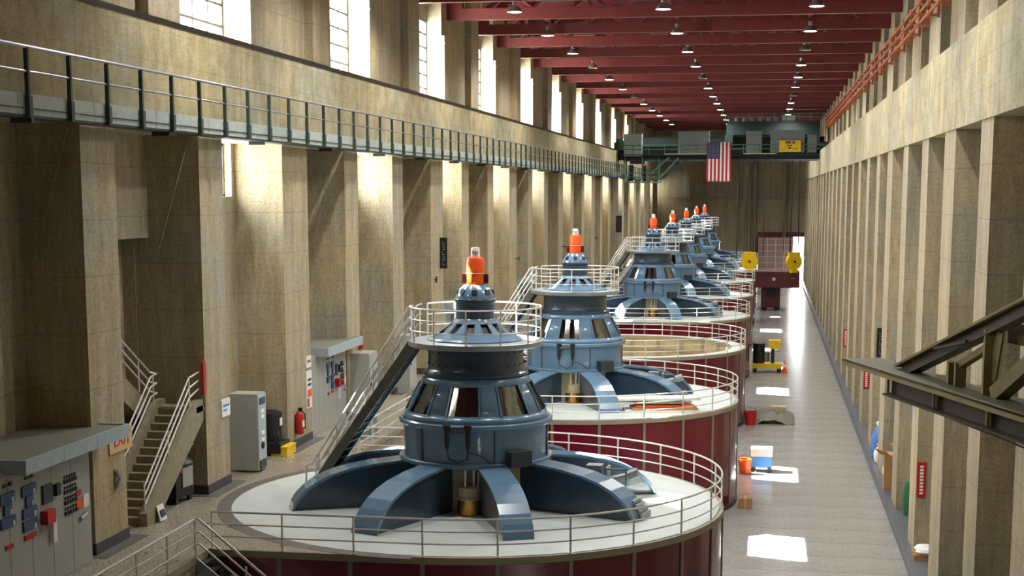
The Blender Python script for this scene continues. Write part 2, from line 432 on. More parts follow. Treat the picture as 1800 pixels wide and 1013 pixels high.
# ------------------------------------------------------------------ roof trusses
def make_truss():
    t = empty('roof_truss')
    xa, xb = -19.9, 7.6
    MB().box(xa, xb, -.2, .2, 0, .05).box(xa, xb, -.2, -.14, .05, .62).box(xa, xb, .14, .2, .05, .62).box(xa, xb, -.2, .2, .62, .66).build('bottom_chord', 'red_steel', t)
    MB().box(xa, xb, -.2, .2, 2.5, 3.0).build('top_chord', 'red_steel', t)
    n = 10; st = (xb-xa)/n
    for i in range(n):
        x0 = xa+st*i
        a, b = ((x0, 0, .5), (x0+st, 0, 2.6)) if i % 2 == 0 else ((x0, 0, 2.6), (x0+st, 0, .5))
        MB().bar(a, b, .26, .34).build('diagonal', 'red_steel', t)
    for i in range(1, n, 2): MB().box(xa+st*i-.1, xa+st*i+.1, -.1, .1, .5, 2.6).build('vertical', 'red_steel', t)
    MB().box(xa, xa+1.6, -.24, -.2, 0, 1.1).box(xa, xa+1.6, .2, .24, 0, 1.1).build('gusset', 'red_steel', t)
    MB().box(xb-1.6, xb, -.24, -.2, 0, 1.1).build('gusset', 'red_steel', t)
    rv = MB()
    for i in range(52):
        for z in (.16, .5):
            xx = xa+.3+i*.53; rv.box(xx-.03, xx+.03, -.225, -.2, z-.03, z+.03)
    tag(rv.build('rivets', 'red_steel', t), kind='stuff')
    b = MB(); b.box(xa, xa+.5, -.25, .25, -.7, 0); b.build('bearing', 'red_steel', t)
    return t
tr0 = make_truss(); n_t = 0
for i in range(-4, 20):
    y = 92.3+PITCH*i
    if y > YE-1: continue
    o = tr0 if n_t == 0 else copy_tree(tr0)
    o.location = (0, y, 20.25)
    tag(o, ('%s dark red riveted roof truss counted from the near end of the hall' % ORD[n_t].replace('nearest', 'first')), 'truss', 'red roof trusses'); n_t += 1
for xx in (-14.2, -5.9, 2.4):      # longitudinal bracing above the bottom chords
    MB().box(xx-.12, xx+.12, YB, YE, 20.95, 21.2).build('bracing_beam', 'red_steel', ce)

# ------------------------------------------------------------------ ceiling lamps
def make_lamp(lit):
    t = empty('high_bay_lamp')
    MB().lathe([(.42, 0), (.40, .10), (.30, .26), (.17, .36), (.13, .38)], 20, cap=False).build('shade', 'lamp_shell', t, True)
    MB().cyl(0, 0, .36, .62, .13, 12).build('ballast', 'lamp_shell', t)
    MB().cyl(0, 0, .62, .95, .025, 6).build('stem', 'black_metal', t)
    MB().lathe([(0.001, -.015), (.3, .0), (.395, .03), (.001, .05)], 20).build('lens', 'lamp_lens' if lit else 'lens_off', t, True)
    if lit:
        l = bpy.data.lights.new('lamp_light', 'SPOT'); l.energy = LAMP_W; l.spot_size = R(150); l.spot_blend = .6; l.shadow_soft_size = .35; l.color = (1, .97, .92)
        lo = bpy.data.objects.new('lamp_light', l); C.objects.link(lo); lo.parent = t; lo.location = (0, 0, -.12)
    return t
lit0, off0 = make_lamp(True), make_lamp(False); ul = uo = False
rows = (('row by the windowed left wall', -14.2, (3, 6)), ('middle row', -5.9, (4,)), ('row by the plain right wall', 2.4, (2, 6)))
for rn, lx, offs in rows:
    for k in range(-3, 12):
        y = 86.5+13.05*k
        off = k in offs
        if off: o = copy_tree(off0) if uo else off0; uo = True
        else: o = copy_tree(lit0) if ul else lit0; ul = True
        o.location = (lx, y, 20.0)
        tag(o, '%s high bay ceiling lamp, %s in the %s' % ('unlit' if off else 'glowing', ORD[k+3].replace('nearest', 'first'), rn), 'ceiling lamp', 'high bay lamps in three rows')

# ------------------------------------------------------------------ balcony along the left wall
bal = thing('catwalk', 'long narrow catwalk with pale plate edge on the left wall below the crane beam', 'catwalk', (-17.6, 0, 11.8))
MB().box(-.55, 0, 5, 232, 0, .06).build('walkway', 'steel_dark', bal)
pl_me = MB().box(-.02, .02, .015, 4.185, .06, .56).mesh('edge_plate', 'balcony_plate')
for i in range(54): put('edge_plate', pl_me, bal, (.0, 5+4.2*i, 0))
MB().box(.02, .05, 5, 232, .2, .225).build('seam', 'steel_dark', bal)
br = MB()
for i in range(27): br.box(-.55, 0, 9+PITCH*i, 9.15+PITCH*i, -.12, 0)
br.build('brackets', 'steel_dark', bal)
cr = thing('catwalk_railing', 'grey two bar railing with green posts along the left catwalk', 'railing', (-17.57, 0, 11.8))
pm_ = MB().box(-.05, .05, -.05, .05, .0, 1.64).box(-.08, .08, -.09, .09, 0, .5).mesh('post', 'post_green')
for i in range(92): put('post', pm_, cr, (.03, 23.5+2.27*i, .0))
MB().tube([(.03, 5, 1.66), (.03, 232, 1.66)], .045).build('top_rail', 'galv', cr)
MB().tube([(.03, 5, 1.08), (.03, 232, 1.08)], .03).build('mid_rail', 'galv', cr)

# ------------------------------------------------------------------ generator plinths
def arc(r, a0, a1, n, c=(0,0)): return [(c[0]+r*math.cos(R(a0+(a1-a0)*i/n)), c[1]+r*math.sin(R(a0+(a1-a0)*i/n))) for i in range(n+1)]
LX = XG-UX      # local x of the gallery edge
def make_plinth(open_pit=False):
    t = empty('generator_plinth')
    out = [(LX, -RD)]+arc(RD, -90, 90, 48)+[(LX, RD)]
    wl_ = [(LX, -RD+.1)]+arc(RD-.1, -90, 90, 48)+[(LX, RD-.1)]
    if open_pit:
        n = 64; ring = MB()
        ro, ri = RD-.1, RD-.9
        ring.lathe([(ri, ZF+.02), (ro, ZF+.02), (ro, -.2), (ri, -.2), (ri, ZF+.02)], n, cap=False)
        ring.build('drum_wall', 'cream', t)
        MB().lathe([(ri-.05, -.2), (RD, -.2), (RD, 0), (ri-.05, 0), (ri-.05, -.2)], 96, cap=False).build('rim', 'rim', t)
        MB().lathe([(ri, -.01), (RD-.12, -.01), (RD-.12, .008), (ri, .008), (ri, -.01)], 96, cap=False).build('deck', 'deck', t)
        MB().cyl(0, 0, ZF+.02, -3.6, ri-.02, 48).build('pit_floor', 'cream', t)
        for k in range(8):
            a = R(45*k+20); MB().bar((3.5*math.cos(a), 3.5*math.sin(a), -3.3), (ri*math.cos(a), ri*math.sin(a), -3.3), .5, .6).build('pit_beam', 'rim', t)
        rbm = MB().box(ri-.16, ri, -.09, .09, -3.6, -.25).mesh('pit_rib', 'rim')
        for k in range(24): put('pit_rib', rbm, t, None, (0, 0, R(15*k)))
        for z in (-1.0, -2.1): MB().lathe([(ri, z), (ri-.08, z), (ri-.08, z+.14), (ri, z+.14)], 72, cap=False).build('pit_hoop', 'rim', t)
        MB().lathe([(3.2, -3.6), (3.4, -3.6), (3.4, -2.6), (3.2, -2.6), (3.2, -3.6)], 40, cap=False).build('stator_ring', 'cream', t)
    else:
        MB().prism(wl_, ZF+.02, -.2).build('drum_wall', 'rim', t)
        MB().prism(out, -.2, 0).build('rim', 'rim', t)
        fl = [(LX+.02, -RD+.1)]+arc(RD-.1, -90, 90, 48)+[(LX+.02, RD-.1)]
        MB().prism(fl, 0, .006).build('corner_floor', 'terrazzo', t)
        MB().lathe([(0.001, .016), (RD-.14, .016), (RD-.14, 0)], 96, cap=False).build('deck', 'deck', t)
        MB().lathe([(RD-.14, .013), (RD+.32, .013), (RD+.32, 0), (RD-.14, 0)], 64, a0=93, a1=268, cap=False).build('inlay_ring', 'ring_inlay', t)
    # red panels and the pale strips between them
    for i in range(12):
        a0, a1 = -90+15*i, -75+15*i
        if i == 0: pan = MB().lathe([(RD-.1, ZF+.25), (RD-.04, ZF+.25), (RD-.04, -.22), (RD-.1, -.22)], 4, a0=-7.1, a1=7.1, cap=False).mesh('red_panel', 'red_panel', True)
        put('red_panel', pan, t, None, (0, 0, R((a0+a1)/2)))
    for i in range(13):
        if i == 0: stp = MB().box(RD-.06, RD+.0, -.06, .06, ZF+.02, -.2).mesh('strip', 'strip')
        put('strip', stp, t, None, (0, 0, R(-90+15*i)))
    for s in (-1, 1):
        for i in range(3):
            xa = LX+i*(-LX/3)
            MB().box(xa+.07, xa-LX/3-.07, min(s*(RD-.1), s*(RD-.04)), max(s*(RD-.1), s*(RD-.04)), ZF+.25, -.22).build('red_panel', 'red_panel', t)
            MB().box(xa-.06, xa+.06, min(s*(RD-.06), s*RD), max(s*(RD-.06), s*RD), ZF+.02, -.2).build('strip', 'strip', t)
    MB().lathe([(RD-.1, ZF+.02), (RD+.02, ZF+.02), (RD+.02, ZF+.25), (RD-.1, ZF+.25)], 48, a0=-90, a1=90, cap=False).build('base_band', 'plinth_dark', t)
    return t
def make_deck_rail():
    t = empty('deck_railing')
    rr = RD-.06
    path = [(LX+.1, -rr)]+arc(rr, -90, 90, 60)+[(LX+.1, rr)]
    for z, nm, r in ((1.07, 'top_rail', .032), (.72, 'mid_rail', .024), (.37, 'mid_rail', .024)):
        MB().tube([(p[0], p[1], z) for p in path], r).build(nm, 'rail', t, True)
    pm = MB().tube([(0,0,0),(0,0,1.06)], .032).lathe([(.07, 0), (.07, .03)], 8).mesh('post', 'rail', True)
    for i in range(13):
        a = R(-90+15*i); put('post', pm, t, (rr*math.cos(a), rr*math.sin(a), 0))
    for s in (-1, 1):
        for i in range(3): put('post', pm, t, (LX+.1+i*(-LX/3), s*rr, 0))
    return t
def make_down_stair():      # steps from the gallery down to the aisle, along the plinth front
    t = empty('service_stair')
    n = 24; run = 5.9; y0, y1 = -RD-.95, -RD-.08
    for i in range(n):
        z = -(i+1)*4.95/n+.02; xx = run*i/n
        if i == 0: st = MB().box(0, run/n+.03, y0, y1, -.045, 0).mesh('step', 'black_metal')
        put('step', st, t, (LX+xx, 0, z))
    for yy in (y0-.03, y1+.03):
        MB().bar((LX-.05, yy, -.12), (LX+run, yy, -4.95+.1), .05, .26).build('stringer', 'galv', t)
    yy = y0-.03
    for z, nm, r in ((1.07, 'top_rail', .036), (.72, 'mid_rail', .026), (.37, 'mid_rail', .026)):
        MB().tube([(LX-.05, yy, z), (LX+.12, yy, z), (LX+run, yy, z-4.75)], r).build(nm, 'rail', t, True)
    for i in range(5):
        xx = LX+i*1.45; zz = -i*1.45*4.95/run
        MB().tube([(xx, yy, zz-.05), (xx, yy, zz+1.0)], .03).build('post', 'rail', t)
    return t
def make_edge_rail(L):      # gallery edge between two plinths, length L ending at y = 0
    t = empty('gallery_railing')
    for z, nm, r in ((1.07, 'top_rail', .036), (.72, 'mid_rail', .026), (.37, 'mid_rail', .026)):
        MB().tube([(0, -L, z), (0, 0, z)], r).build(nm, 'rail', t, True)
    n = max(2, int(L/1.9)); pm = MB().tube([(0,0,0),(0,0,1.06)], .032).mesh('post', 'rail')
    for i in range(n+1): put('post', pm, t, (0, -L+L*i/n, 0))
    return t
pl0, dr0, ds0 = make_plinth(), make_deck_rail(), make_down_stair()
opl = make_plinth(True)
gap = US-2*RD-.98
er0 = make_edge_rail(gap)
POS = ['nearest', 'second', 'third', 'fourth', 'fifth', 'sixth', 'seventh', 'farthest']
for k, y in enumerate(UNITS):
    o = opl if k == 2 else (pl0 if k == 0 else copy_tree(pl0)); o.location = (UX, y, 0)
    tag(o, 'open dark red round generator pit with cream inner wall, third from camera' if k == 2 else '%s dark red round generator plinth with white deck, counting from camera' % POS[k], 'plinth', 'red generator plinths in a row')
    o = dr0 if k == 0 else copy_tree(dr0); o.location = (UX, y, 0)
    tag(o, 'three bar metal guard rail around the %s' % ('open generator pit' if k == 2 else '%s generator deck from camera' % POS[k]), 'railing', 'guard rails around generator decks')
    o = ds0 if k == 0 else copy_tree(ds0); o.location = (UX, y, 0)
    tag(o, 'black step metal stair going down beside the %s plinth from camera' % POS[k], 'stairs', 'stairs down between the plinths')
    if k == 0: e = make_edge_rail(20)
    else: e = er0 if k == 1 else copy_tree(er0)
    e.location = (XG, y-RD-.98, 0)
    tag(e, 'three bar gallery edge railing %s' % ('in the lower left corner before the nearest plinth' if k == 0 else 'between %s and %s plinth from camera' % (POS[k-1], POS[k])), 'railing', 'gallery edge railings')

# ------------------------------------------------------------------ generators
def ring_band(mb, p0, p1, n, openings, half, z0f, z1f, rows=3):
    """lathe band from p0 to p1 (r,z) leaving openings (degrees) between fractions z0f..z1f"""
    fr = [0, z0f, z1f, 1]
    st = 3
    for q in range(3):
        a = (p0[0]+(p1[0]-p0[0])*fr[q], p0[1]+(p1[1]-p0[1])*fr[q]); b = (p0[0]+(p1[0]-p0[0])*fr[q+1], p0[1]+(p1[1]-p0[1])*fr[q+1])
        if q != 1: mb.lathe([a, b], n, cap=False)
        else:
            op = sorted(x % 360 for x in openings)
            for i, o_ in enumerate(op):
                nx = op[(i+1) % len(op)]+(360 if i == len(op)-1 else 0)
                mb.lathe([a, b], 5, a0=o_+half, a1=nx-half, cap=False)
    return mb
def make_generator():
    t = empty('generator')
    # eight curved support arms
    prof = [(1.75, 1.52), (2.5, 1.50), (3.4, 1.42), (4.2, 1.29), (4.8, 1.12), (5.25, .92), (5.6, .68), (5.85, .43), (6.0, .2), (6.05, .0)]
    flm = MB(); hw = .47
    for i in range(len(prof)-1):
        a, b = Vector((prof[i][0], 0, prof[i][1])), Vector((prof[i+1][0], 0, prof[i+1][1]))
        dd = (b-a).normalized(); nn = Vector((-dd.z, 0, dd.x))
        if nn.z < 0: nn = -nn
        i0 = len(flm.v)
        for p in (a, b):
            for yy in (-hw, hw):
                flm.v.append((p.x, yy, p.z)); flm.v.append((p.x-.07, yy, max(0, p.z-.07)))
        flm.f += [(i0, i0+4, i0+6, i0+2), (i0+1, i0+3, i0+7, i0+5), (i0, i0+1, i0+5, i0+4), (i0+2, i0+6, i0+7, i0+3)]
    fl_me = flm.mesh('top_flange', 'blue', False)
    webm = MB(); n = len(prof)
    for s in (-1, 1):
        i0 = len(webm.v); y0, y1 = s*.28, s*.36
        ring = [(max(r-.03, 0), max(z-.03, 0)) for r, z in prof]+[(1.75, 0)]
        k = len(ring)
        webm.v += [(r, y0, z) for r, z in ring]+[(r, y1, z) for r, z in ring]
        webm.f += [tuple(range(i0, i0+k)), tuple(range(i0+2*k-1, i0+k-1, -1))]
    web_me = webm.mesh('arm', 'blue_dark')  # shade on the arm sides is put into this darker blue
    for k in range(8):
        a = put('arm', web_me, t, None, (0, 0, R(22.5+45*k)))
        put('top_flange', fl_me, a)
    MB().lathe([(1.95, 0), (1.95, 1.52)], 48).build('inner_shroud', 'cream', t, True)
    can = MB().cyl(0, 0, 0, .5, .40, 20).build('brass_canister', 'brass', t, True, (2.25*math.cos(R(-84)), 2.25*math.sin(R(-84)), 0.02))
    MB().cyl(0, 0, .5, .85, .37, 20).lathe([(.42, .47), (.42, .53)], 20).build('canister_jacket', 'cream', can, True)
    MB().tube([(.1, .1, .8), (.1, .1, 1.4)], .05).tube([(-.15, 0, .8), (-.15, 0, 1.45)], .04).tube([(.25, 0, .82), (.25, .1, 1.4)], .03).build('canister_pipes', 'rail', can)
    # lower housing
    MB().lathe([(2.35, 1.55), (2.37, 2.68)], 64, cap=False).build('housing_drum', 'blue', t, True)
    for z, nm in ((1.52, 'bottom_flange'), (2.74, 'top_lip')):
        MB().lathe([(2.30, z-.09), (2.46, z-.09), (2.50, z-.05), (2.50, z+.05), (2.46, z+.09), (2.30, z+.09)], 64, cap=False).build(nm, 'blue', t, True)
    se = MB()
    for k in range(6):
        a = R(60*k-65); se.bar((2.375*math.cos(a), 2.375*math.sin(a), 1.62), (2.375*math.cos(a), 2.375*math.sin(a), 2.64), .04, .04)
    se.build('seams', 'blue_dark', t)
    # windowed cone
    ops = [45*k for k in range(8)]; half = 13.5
    cone = MB(); ring_band(cone, (2.40, 2.82), (1.66, 4.20), 64, ops, half, .18, .82)
    co = cone.build('housing_cone', 'blue', t, True)
    so = co.modifiers.new('thick', 'SOLIDIFY'); so.thickness = .09; so.offset = -1
    pa = MB().lathe([(2.40-.18*.74-.05, 2.82+.18*1.38), (2.40-.82*.74-.05, 2.82+.82*1.38)], 4, a0=-half, a1=half, cap=False).mesh('cone_window', 'smoked')
    fr_ = MB()
    for aa in (-half, half):
        ca, sa = math.cos(R(aa)), math.sin(R(aa))
        fr_.bar((2.275*ca, 2.275*sa, 3.06), (1.80*ca, 1.80*sa, 3.95), .05, .05)
    fr_ = fr_.mesh('window_edge', 'blue')
    for k in range(8):
        wv = put('cone_window', pa, t, None, (0, 0, R(45*k))); put('window_edge', fr_, wv)
    MB().lathe([(1.5, 1.6), (1.55, 2.9), (1.25, 3.2), (1.15, 4.3)], 40).build('inner_core', 'cream', t, True)
    blm = MB()
    for k in range(16):
        a = R(22.5*k); blm.bar((1.5*math.cos(a), 1.5*math.sin(a), 2.9), (1.3*math.cos(a), 1.3*math.sin(a), 4.1), .1, .1)
    blm.build('core_ribs', 'black_metal', t)
    MB().lathe([(1.62, 4.18), (1.70, 4.2), (1.70, 4.27), (1.58, 4.36), (1.54, 4.42), (1.54, 5.12)], 64, cap=False).build('neck_drum', 'blue_dark', t, True)
    bo = MB()
    for k in range(28):
        for z in (4.55, 4.95):
            a = R(360/28*k); bo.bar((1.53*math.cos(a), 1.53*math.sin(a), z), (1.57*math.cos(a), 1.57*math.sin(a), z), .05, .05)
    bo.build('neck_bolts', 'black_metal', t)
    MB().lathe([(1.5, 5.10), (2.14, 5.10), (2.18, 5.14), (2.18, 5.27), (2.14, 5.29), (1.2, 5.29)], 72, cap=False).build('platform', 'galv', t, True)
    # upper cone with vents, collar, dome, cap
    MB().lathe([(1.58, 5.29), (1.58, 5.33), (1.42, 5.38)], 64, cap=False).build('upper_flange', 'blue', t, True)
    oc = MB(); ring_band(oc, (1.42, 5.38), (.74, 5.86), 48, [30*k for k in range(12)], 8.5, .3, .95); oc.lathe([(.74, 5.86), (.66, 5.97)], 48, cap=False)
    oc.build('upper_cone', 'blue', t, True)
    MB().lathe([(1.3, 5.32), (.62, 5.84), (.62, 5.9)], 40, cap=False).build('vent_lining', 'black_metal', t)
    MB().lathe([(.66, 5.95), (.63, 5.98), (.63, 6.5), (.67, 6.52), (.67, 6.6), (.63, 6.62)], 48, cap=False).build('collar', 'blue_dark', t, True)
    MB().lathe([(.64, 6.6), (.62, 6.72), (.52, 6.9), (.42, 7.0), (.36, 7.06)], 48).build('dome', 'blue', t, True)
    vt = MB().bar((.60, 0, 6.76), (.52, 0, 6.9), .17, .03, (1, 0, 0)).mesh('dome_vent', 'black_metal')
    for k in range(8): put('dome_vent', vt, t, (.015*math.cos(R(45*k+8)), .015*math.sin(R(45*k+8)), .01), (0, 0, R(45*k+8)))
    cp = MB().lathe([(.27, 7.05), (.285, 7.07), (.285, 7.86), (.24, 7.93), (.15, 7.95)], 32).build('shaft_cap', 'orange', t, True)
    MB().lathe([(.29, 7.42), (.293, 7.43), (.29, 7.44)], 32, cap=False).build('cap_seam', 'white_paint', cp)
    for sx in (-1, 1): MB().box(min(sx*.42, sx*.27), max(sx*.42, sx*.27), -.06, .06, 7.1, 7.4).build('cap_lug', 'maroon', cp)
    MB().lathe([(.15, 7.94), (.15, 8.0), (.135, 8.22), (.12, 8.25)], 24).build('cap_tip', 'white_paint', t, True)
    # platform railing
    ga, gb = 166.6+17, 166.6-17+360; rr = 2.12
    pr = empty('platform_railing'); pr.parent = t; 
    for z, nm, r in ((6.36, 'top_rail', .03), (6.0, 'mid_rail', .022), (5.64, 'mid_rail', .022)):
        MB().tube([(p[0], p[1], z) for p in arc(rr, ga, gb, 56)], r).build(nm, 'rail_white', pr, True)
    pm = MB().tube([(0,0,5.29),(0,0,6.35)], .028).mesh('post', 'rail_white', True)
    for i in range(12):
        a = R(ga+(gb-ga)*i/11); put('post', pm, pr, (rr*math.cos(a), rr*math.sin(a), 0))
    # things bolted to the housing
    az = R(-92); bx = (2.42*math.cos(az), 2.42*math.sin(az))
    v = MB()
    for dx in (-.36, .3):
        v.cyl(bx[0]+dx, bx[1]-.12, 2.25, 2.75, .085, 10).cyl(bx[0]+dx, bx[1]-.12, 2.75, 2.85, .12, 10).cyl(bx[0]+dx, bx[1]-.12, 2.1, 2.3, .06, 10)
    v.tube([(bx[0]-.36, bx[1]-.12, 2.62), (bx[0]+.3, bx[1]-.12, 2.68)], .07)
    v.build('valve_cluster', 'black_metal', t)
    MB().tube([(bx[0]-.36, bx[1]-.12, 2.1), (bx[0]-.3, bx[1]-.14, 1.8), (bx[0], bx[1]-.16, 1.68), (bx[0]+.3, bx[1]-.14, 1.8), (bx[0]+.3, bx[1]-.12, 2.2)], .03).tube([(bx[0]+.3, bx[1]-.1, 2.0), (bx[0]+.7, bx[1]-.06, 1.9), (bx[0]+1.0, bx[1]+.06, 1.65)], .025).build('hose', 'black_metal', t, True)
    az = R(-48)
    tb = MB().box(-.18, .18, -.38, .38, -.24, .24).build('terminal_box', 'steel_dark', t, False, (2.58*math.cos(az), 2.58*math.sin(az), 1.75)); tb.rotation_euler = (0, 0, az)
    # brake cylinder and ribbed panel on the arm to the right of the front
    az = R(-4); 
    q = MB().tube([(4.2, .3, .75), (5.2, .35, 1.0)], .12, 10).tube([(5.0, .35, .95), (5.3, .35, 1.08)], .17, 10).bar((3.9, 0, 1.1), (3.9, .5, 1.1), .5, .4).box(4.3, 4.36, -.1, .6, .7, 1.25).box(4.3, 5.0, -.1, -.04, 1.19, 1.25).box(4.94, 5.0, -.1, -.04, .7, 1.25)
    q.xform(Matrix.Rotation(az, 4, 'Z')).build('brake_gear', 'galv', t)
    rp = MB()
    for i in range(4): rp.box(5.72+.09*i, 5.78+.09*i, -1.0, -.1, 0, .62-.14*i)
    rp.xform(Matrix.Rotation(R(-14), 4, 'Z')).build('ribbed_panel', 'galv', t)
    return t
def make_access_stair():
    t = empty('access_stair')
    top, foot = Vector((-2.05, .55, 5.28)), Vector((-5.65, 1.0, .02)); hv = (foot-top); hv.z = 0; Lh = hv.length; hv.normalize()
    sd = Vector((-hv.y, hv.x, 0)); n = 18
    st = MB().bar(Vector((0,0,0))-sd*.38, sd*.38, .27, .04).mesh('tread', 'steel_dark')
    for i in range(1, n):
        p = top+hv*(Lh*i/n)+Vector((0, 0, -5.28*i/n)); put('tread', st, t, p)
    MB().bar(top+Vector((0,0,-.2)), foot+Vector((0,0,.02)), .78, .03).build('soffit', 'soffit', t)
    for s, nm in ((-1, 'stringer'), (1, 'stringer')):
        MB().bar(top+sd*s*.41+Vector((0,0,-.1)), foot+sd*s*.41+Vector((0,0,.12)), .05, .30).build(nm, 'galv' if s < 0 else 'stringer_olive', t)
        for z, r, nn in ((.98, .036, 'top_rail'), (.66, .026, 'mid_rail'), (.34, .026, 'mid_rail')):
            MB().tube([top+sd*s*.41+Vector((0,0,z+.1)), top+hv*.15+sd*s*.41+Vector((0,0,z+.05)), foot+sd*s*.41+Vector((0,0,z))]+([foot+hv*.25+sd*s*.41+Vector((0,0,z-.15)), foot+hv*.3+sd*s*.41] if nn == 'top_rail' else []), r).build(nn, 'rail_white', t, True)
        for i in range(6):
            p = top+hv*(Lh*(i+.1)/5.4)+Vector((0,0,-5.28*(i+.1)/5.4))+sd*s*.41
            MB().tube([p, p+Vector((0,0,1.0))], .026).build('post', 'rail_white', t)
    return t
g0, as0 = make_generator(), make_access_stair()
first = True
for k, y in enumerate(UNITS):
    if k == 2: continue
    o = g0 if first else copy_tree(g0); o.location = (UX, y, .016)
    ex = 'nearest the camera with the biggest orange cap' if k == 0 else 'second from the camera, just before the open pit' if k == 1 else 'just beyond the open pit' if k == 3 else '%s along the row of plinths' % POS[k] if k < 7 else 'at the far end of the row'
    tag(o, 'steel blue generator with platform ring, %s' % ex, 'generator', 'blue generators in a row')
    tg = o
    s = as0 if first else copy_tree(as0); s.location = (UX, y, 0)
    tag(s, 'steep metal stair with handrails up to the %s platform' % ('nearest generator' if k == 0 else 'second generator' if k == 1 else 'generator beyond the open pit' if k == 3 else '%s plinth generator' % POS[k]), 'stairs', 'stairs up to generator platforms')
    first = False
for k, y in enumerate(UNITS[:2]):
    gen = [o for o in bpy.data.objects if o.get('category') == 'generator' and abs(o.location.y-y) < .1][0]
    vd = Vector((-UX, -y, 0)).normalized()
    text('tip_lettering', 'N%d' % (k+1), .17, 'black', gen, face_m((vd.x*.152, vd.y*.152, 8.08), vd))
# papers and mats lying on the second deck
st = thing('mat_stack', 'pile of boards and orange mats on the second generator deck', 'mats', (UX+4.6, UNITS[1]-4.2, .016), R(12))
for i, (mt, a, b, z) in enumerate((('white', 1.7, .8, 0), ('cardboard', 1.5, .7, .1), ('orange', 1.3, .6, .22), ('tarp', 1.1, .7, .38), ('white', 1.9, .55, .52))):
    MB().box(-a, a, -b, b, z, z+.1).build('board', mt, st, False, (random.uniform(-.2, .2), random.uniform(-.15, .15), 0))

# ------------------------------------------------------------------ overhead crane
cr = thing('overhead_crane', 'green overhead travelling crane spanning the hall near the far end', 'crane', (0, 191, 14.0))
for yy in (0, 7.5):
    h_ = 1.5 if yy == 0 else 2.9
    MB().box(-18.4, 6.9, yy-.5, yy+.5, .2, h_).box(-18.4, 6.9, yy-.75, yy+.75, 0, .2).box(-18.4, 6.9, yy-.75, yy+.75, h_, h_+.1).build('girder', 'green_crane', cr)
for xx in (-18.6, 6.4): MB().box(xx-.1, xx+.6, -1.8, 9.3, 1.15, 2.1).build('end_truck', 'green_crane', cr)
MB().box(-18.3, 6.9, -1.9, -.5, .55, .65).build('walkway', 'green_crane', cr)
for z in (1.25, 1.75): MB().tube([(-18.2, -1.85, z), (6.8, -1.85, z)], .05).build('walkway_rail', 'green_light', cr)
for i in range(14): MB().tube([(-18.2+1.9*i, -1.85, .6), (-18.2+1.9*i, -1.85, 1.75)], .05).build('rail_post', 'green_light', cr)
MB().box(-12.5, -3, -1.95, -1.85, .62, .74).box(-4.5, 1, -1.95, -1.85, .62, .74).build('rubbing_strip', 'cream', cr)
def crane_box(x0, x1, z0, z1, mt, nd):
    b = MB().box(x0, x1, -1.6, -.6, z0, z1).build('electrical_cabinet', mt, cr)
    w_ = (x1-x0)/nd
    for i in range(nd):
        MB().box(x0+w_*i+.04, x0+w_*(i+1)-.04, -1.64, -1.6, z0+.06, z1-.06).build('cabinet_door', mt, b)
crane_box(-10.9, -7.1, .65, 3.4, 'cab_grey', 3); crane_box(-2.7, -.8, .7, 3.4, 'cab_grey', 2); crane_box(.2, 4.3, .8, 3.45, 'cab_grey', 4); crane_box(4.6, 5.7, .8, 2.9, 'cab_grey', 1)
crane_box(-17.5, -15.3, .45, 3.15, 'cab_light', 2)
MB().box(-18.5, -17.6, -1.4, -.4, 1.2, 2.6).build('motor_box', 'green_light', cr)
tro = MB().box(-5.2, 6.2, 3.2, 9.4, 3.1, 4.6).box(-5.2, 6.2, 3.1, 9.5, 4.6, 4.75).box(-5.4, -4.4, 3.0, 9.6, 1.6, 3.1).box(5.2, 6.2, 3.0, 9.6, 1.6, 3.1).build('trolley', 'green_crane', cr)
for z in (5.2, 5.7): MB().tube([(-5.4, 3.2, z), (6.6, 3.2, z)], .05).build('trolley_rail', 'green_light', tro)
for i in range(9): MB().tube([(-5.4+1.5*i, 3.2, 4.7), (-5.4+1.5*i, 3.2, 5.7)], .05).build('rail_post', 'green_light', tro)
for i in range(6): MB().cyl(-4+1.0*i, 5, 4.75, 5.35, .28, 12).build('resistor_drum', 'cab_grey', tro)
MB().cylx((1.6, 5.2, 5.2), (3.2, 5.2, 5.2), .4).build('hoist_motor', 'white_paint', tro, True)
# hanging cab platform at the left end
cf = MB()
for xx in (-17.3, -15.2, -13.2):
    for yy in (-1.8, .2): cf.tube([(xx, yy, -2.7), (xx, yy, .3)], .07)
cf.tube([(-17.3, -1.8, -1.6), (-13.2, -1.8, -1.6)], .05).tube([(-17.3, -1.8, -2.1), (-13.2, -1.8, -2.1)], .05)
cf.tube([(-13.2, -1.8, -2.4), (-10.8, -1.8, .2)], .12).tube([(-14.2, -1.8, -1.7), (-11.9, -1.8, .3)], .1)
cf.build('platform_frame', 'green_light', cr)
MB().box(-17.4, -13.0, -1.9, .3, -2.8, -2.65).build('platform_floor', 'green_light', cr)
MB().box(-16.9, -16.4, -.8, -.3, -2.6, -.6).box(-15.3, -14.8, -.8, -.3, -2.6, -.7).box(-16.8, -15.0, -.9, -.5, -.5, .2).build('control_stand', 'black_metal', cr)
MB().bar((-12.6, -1.7, -1.6), (-9.6, -1.7, .1), .2, .25).build('brace', 'green_crane', cr)
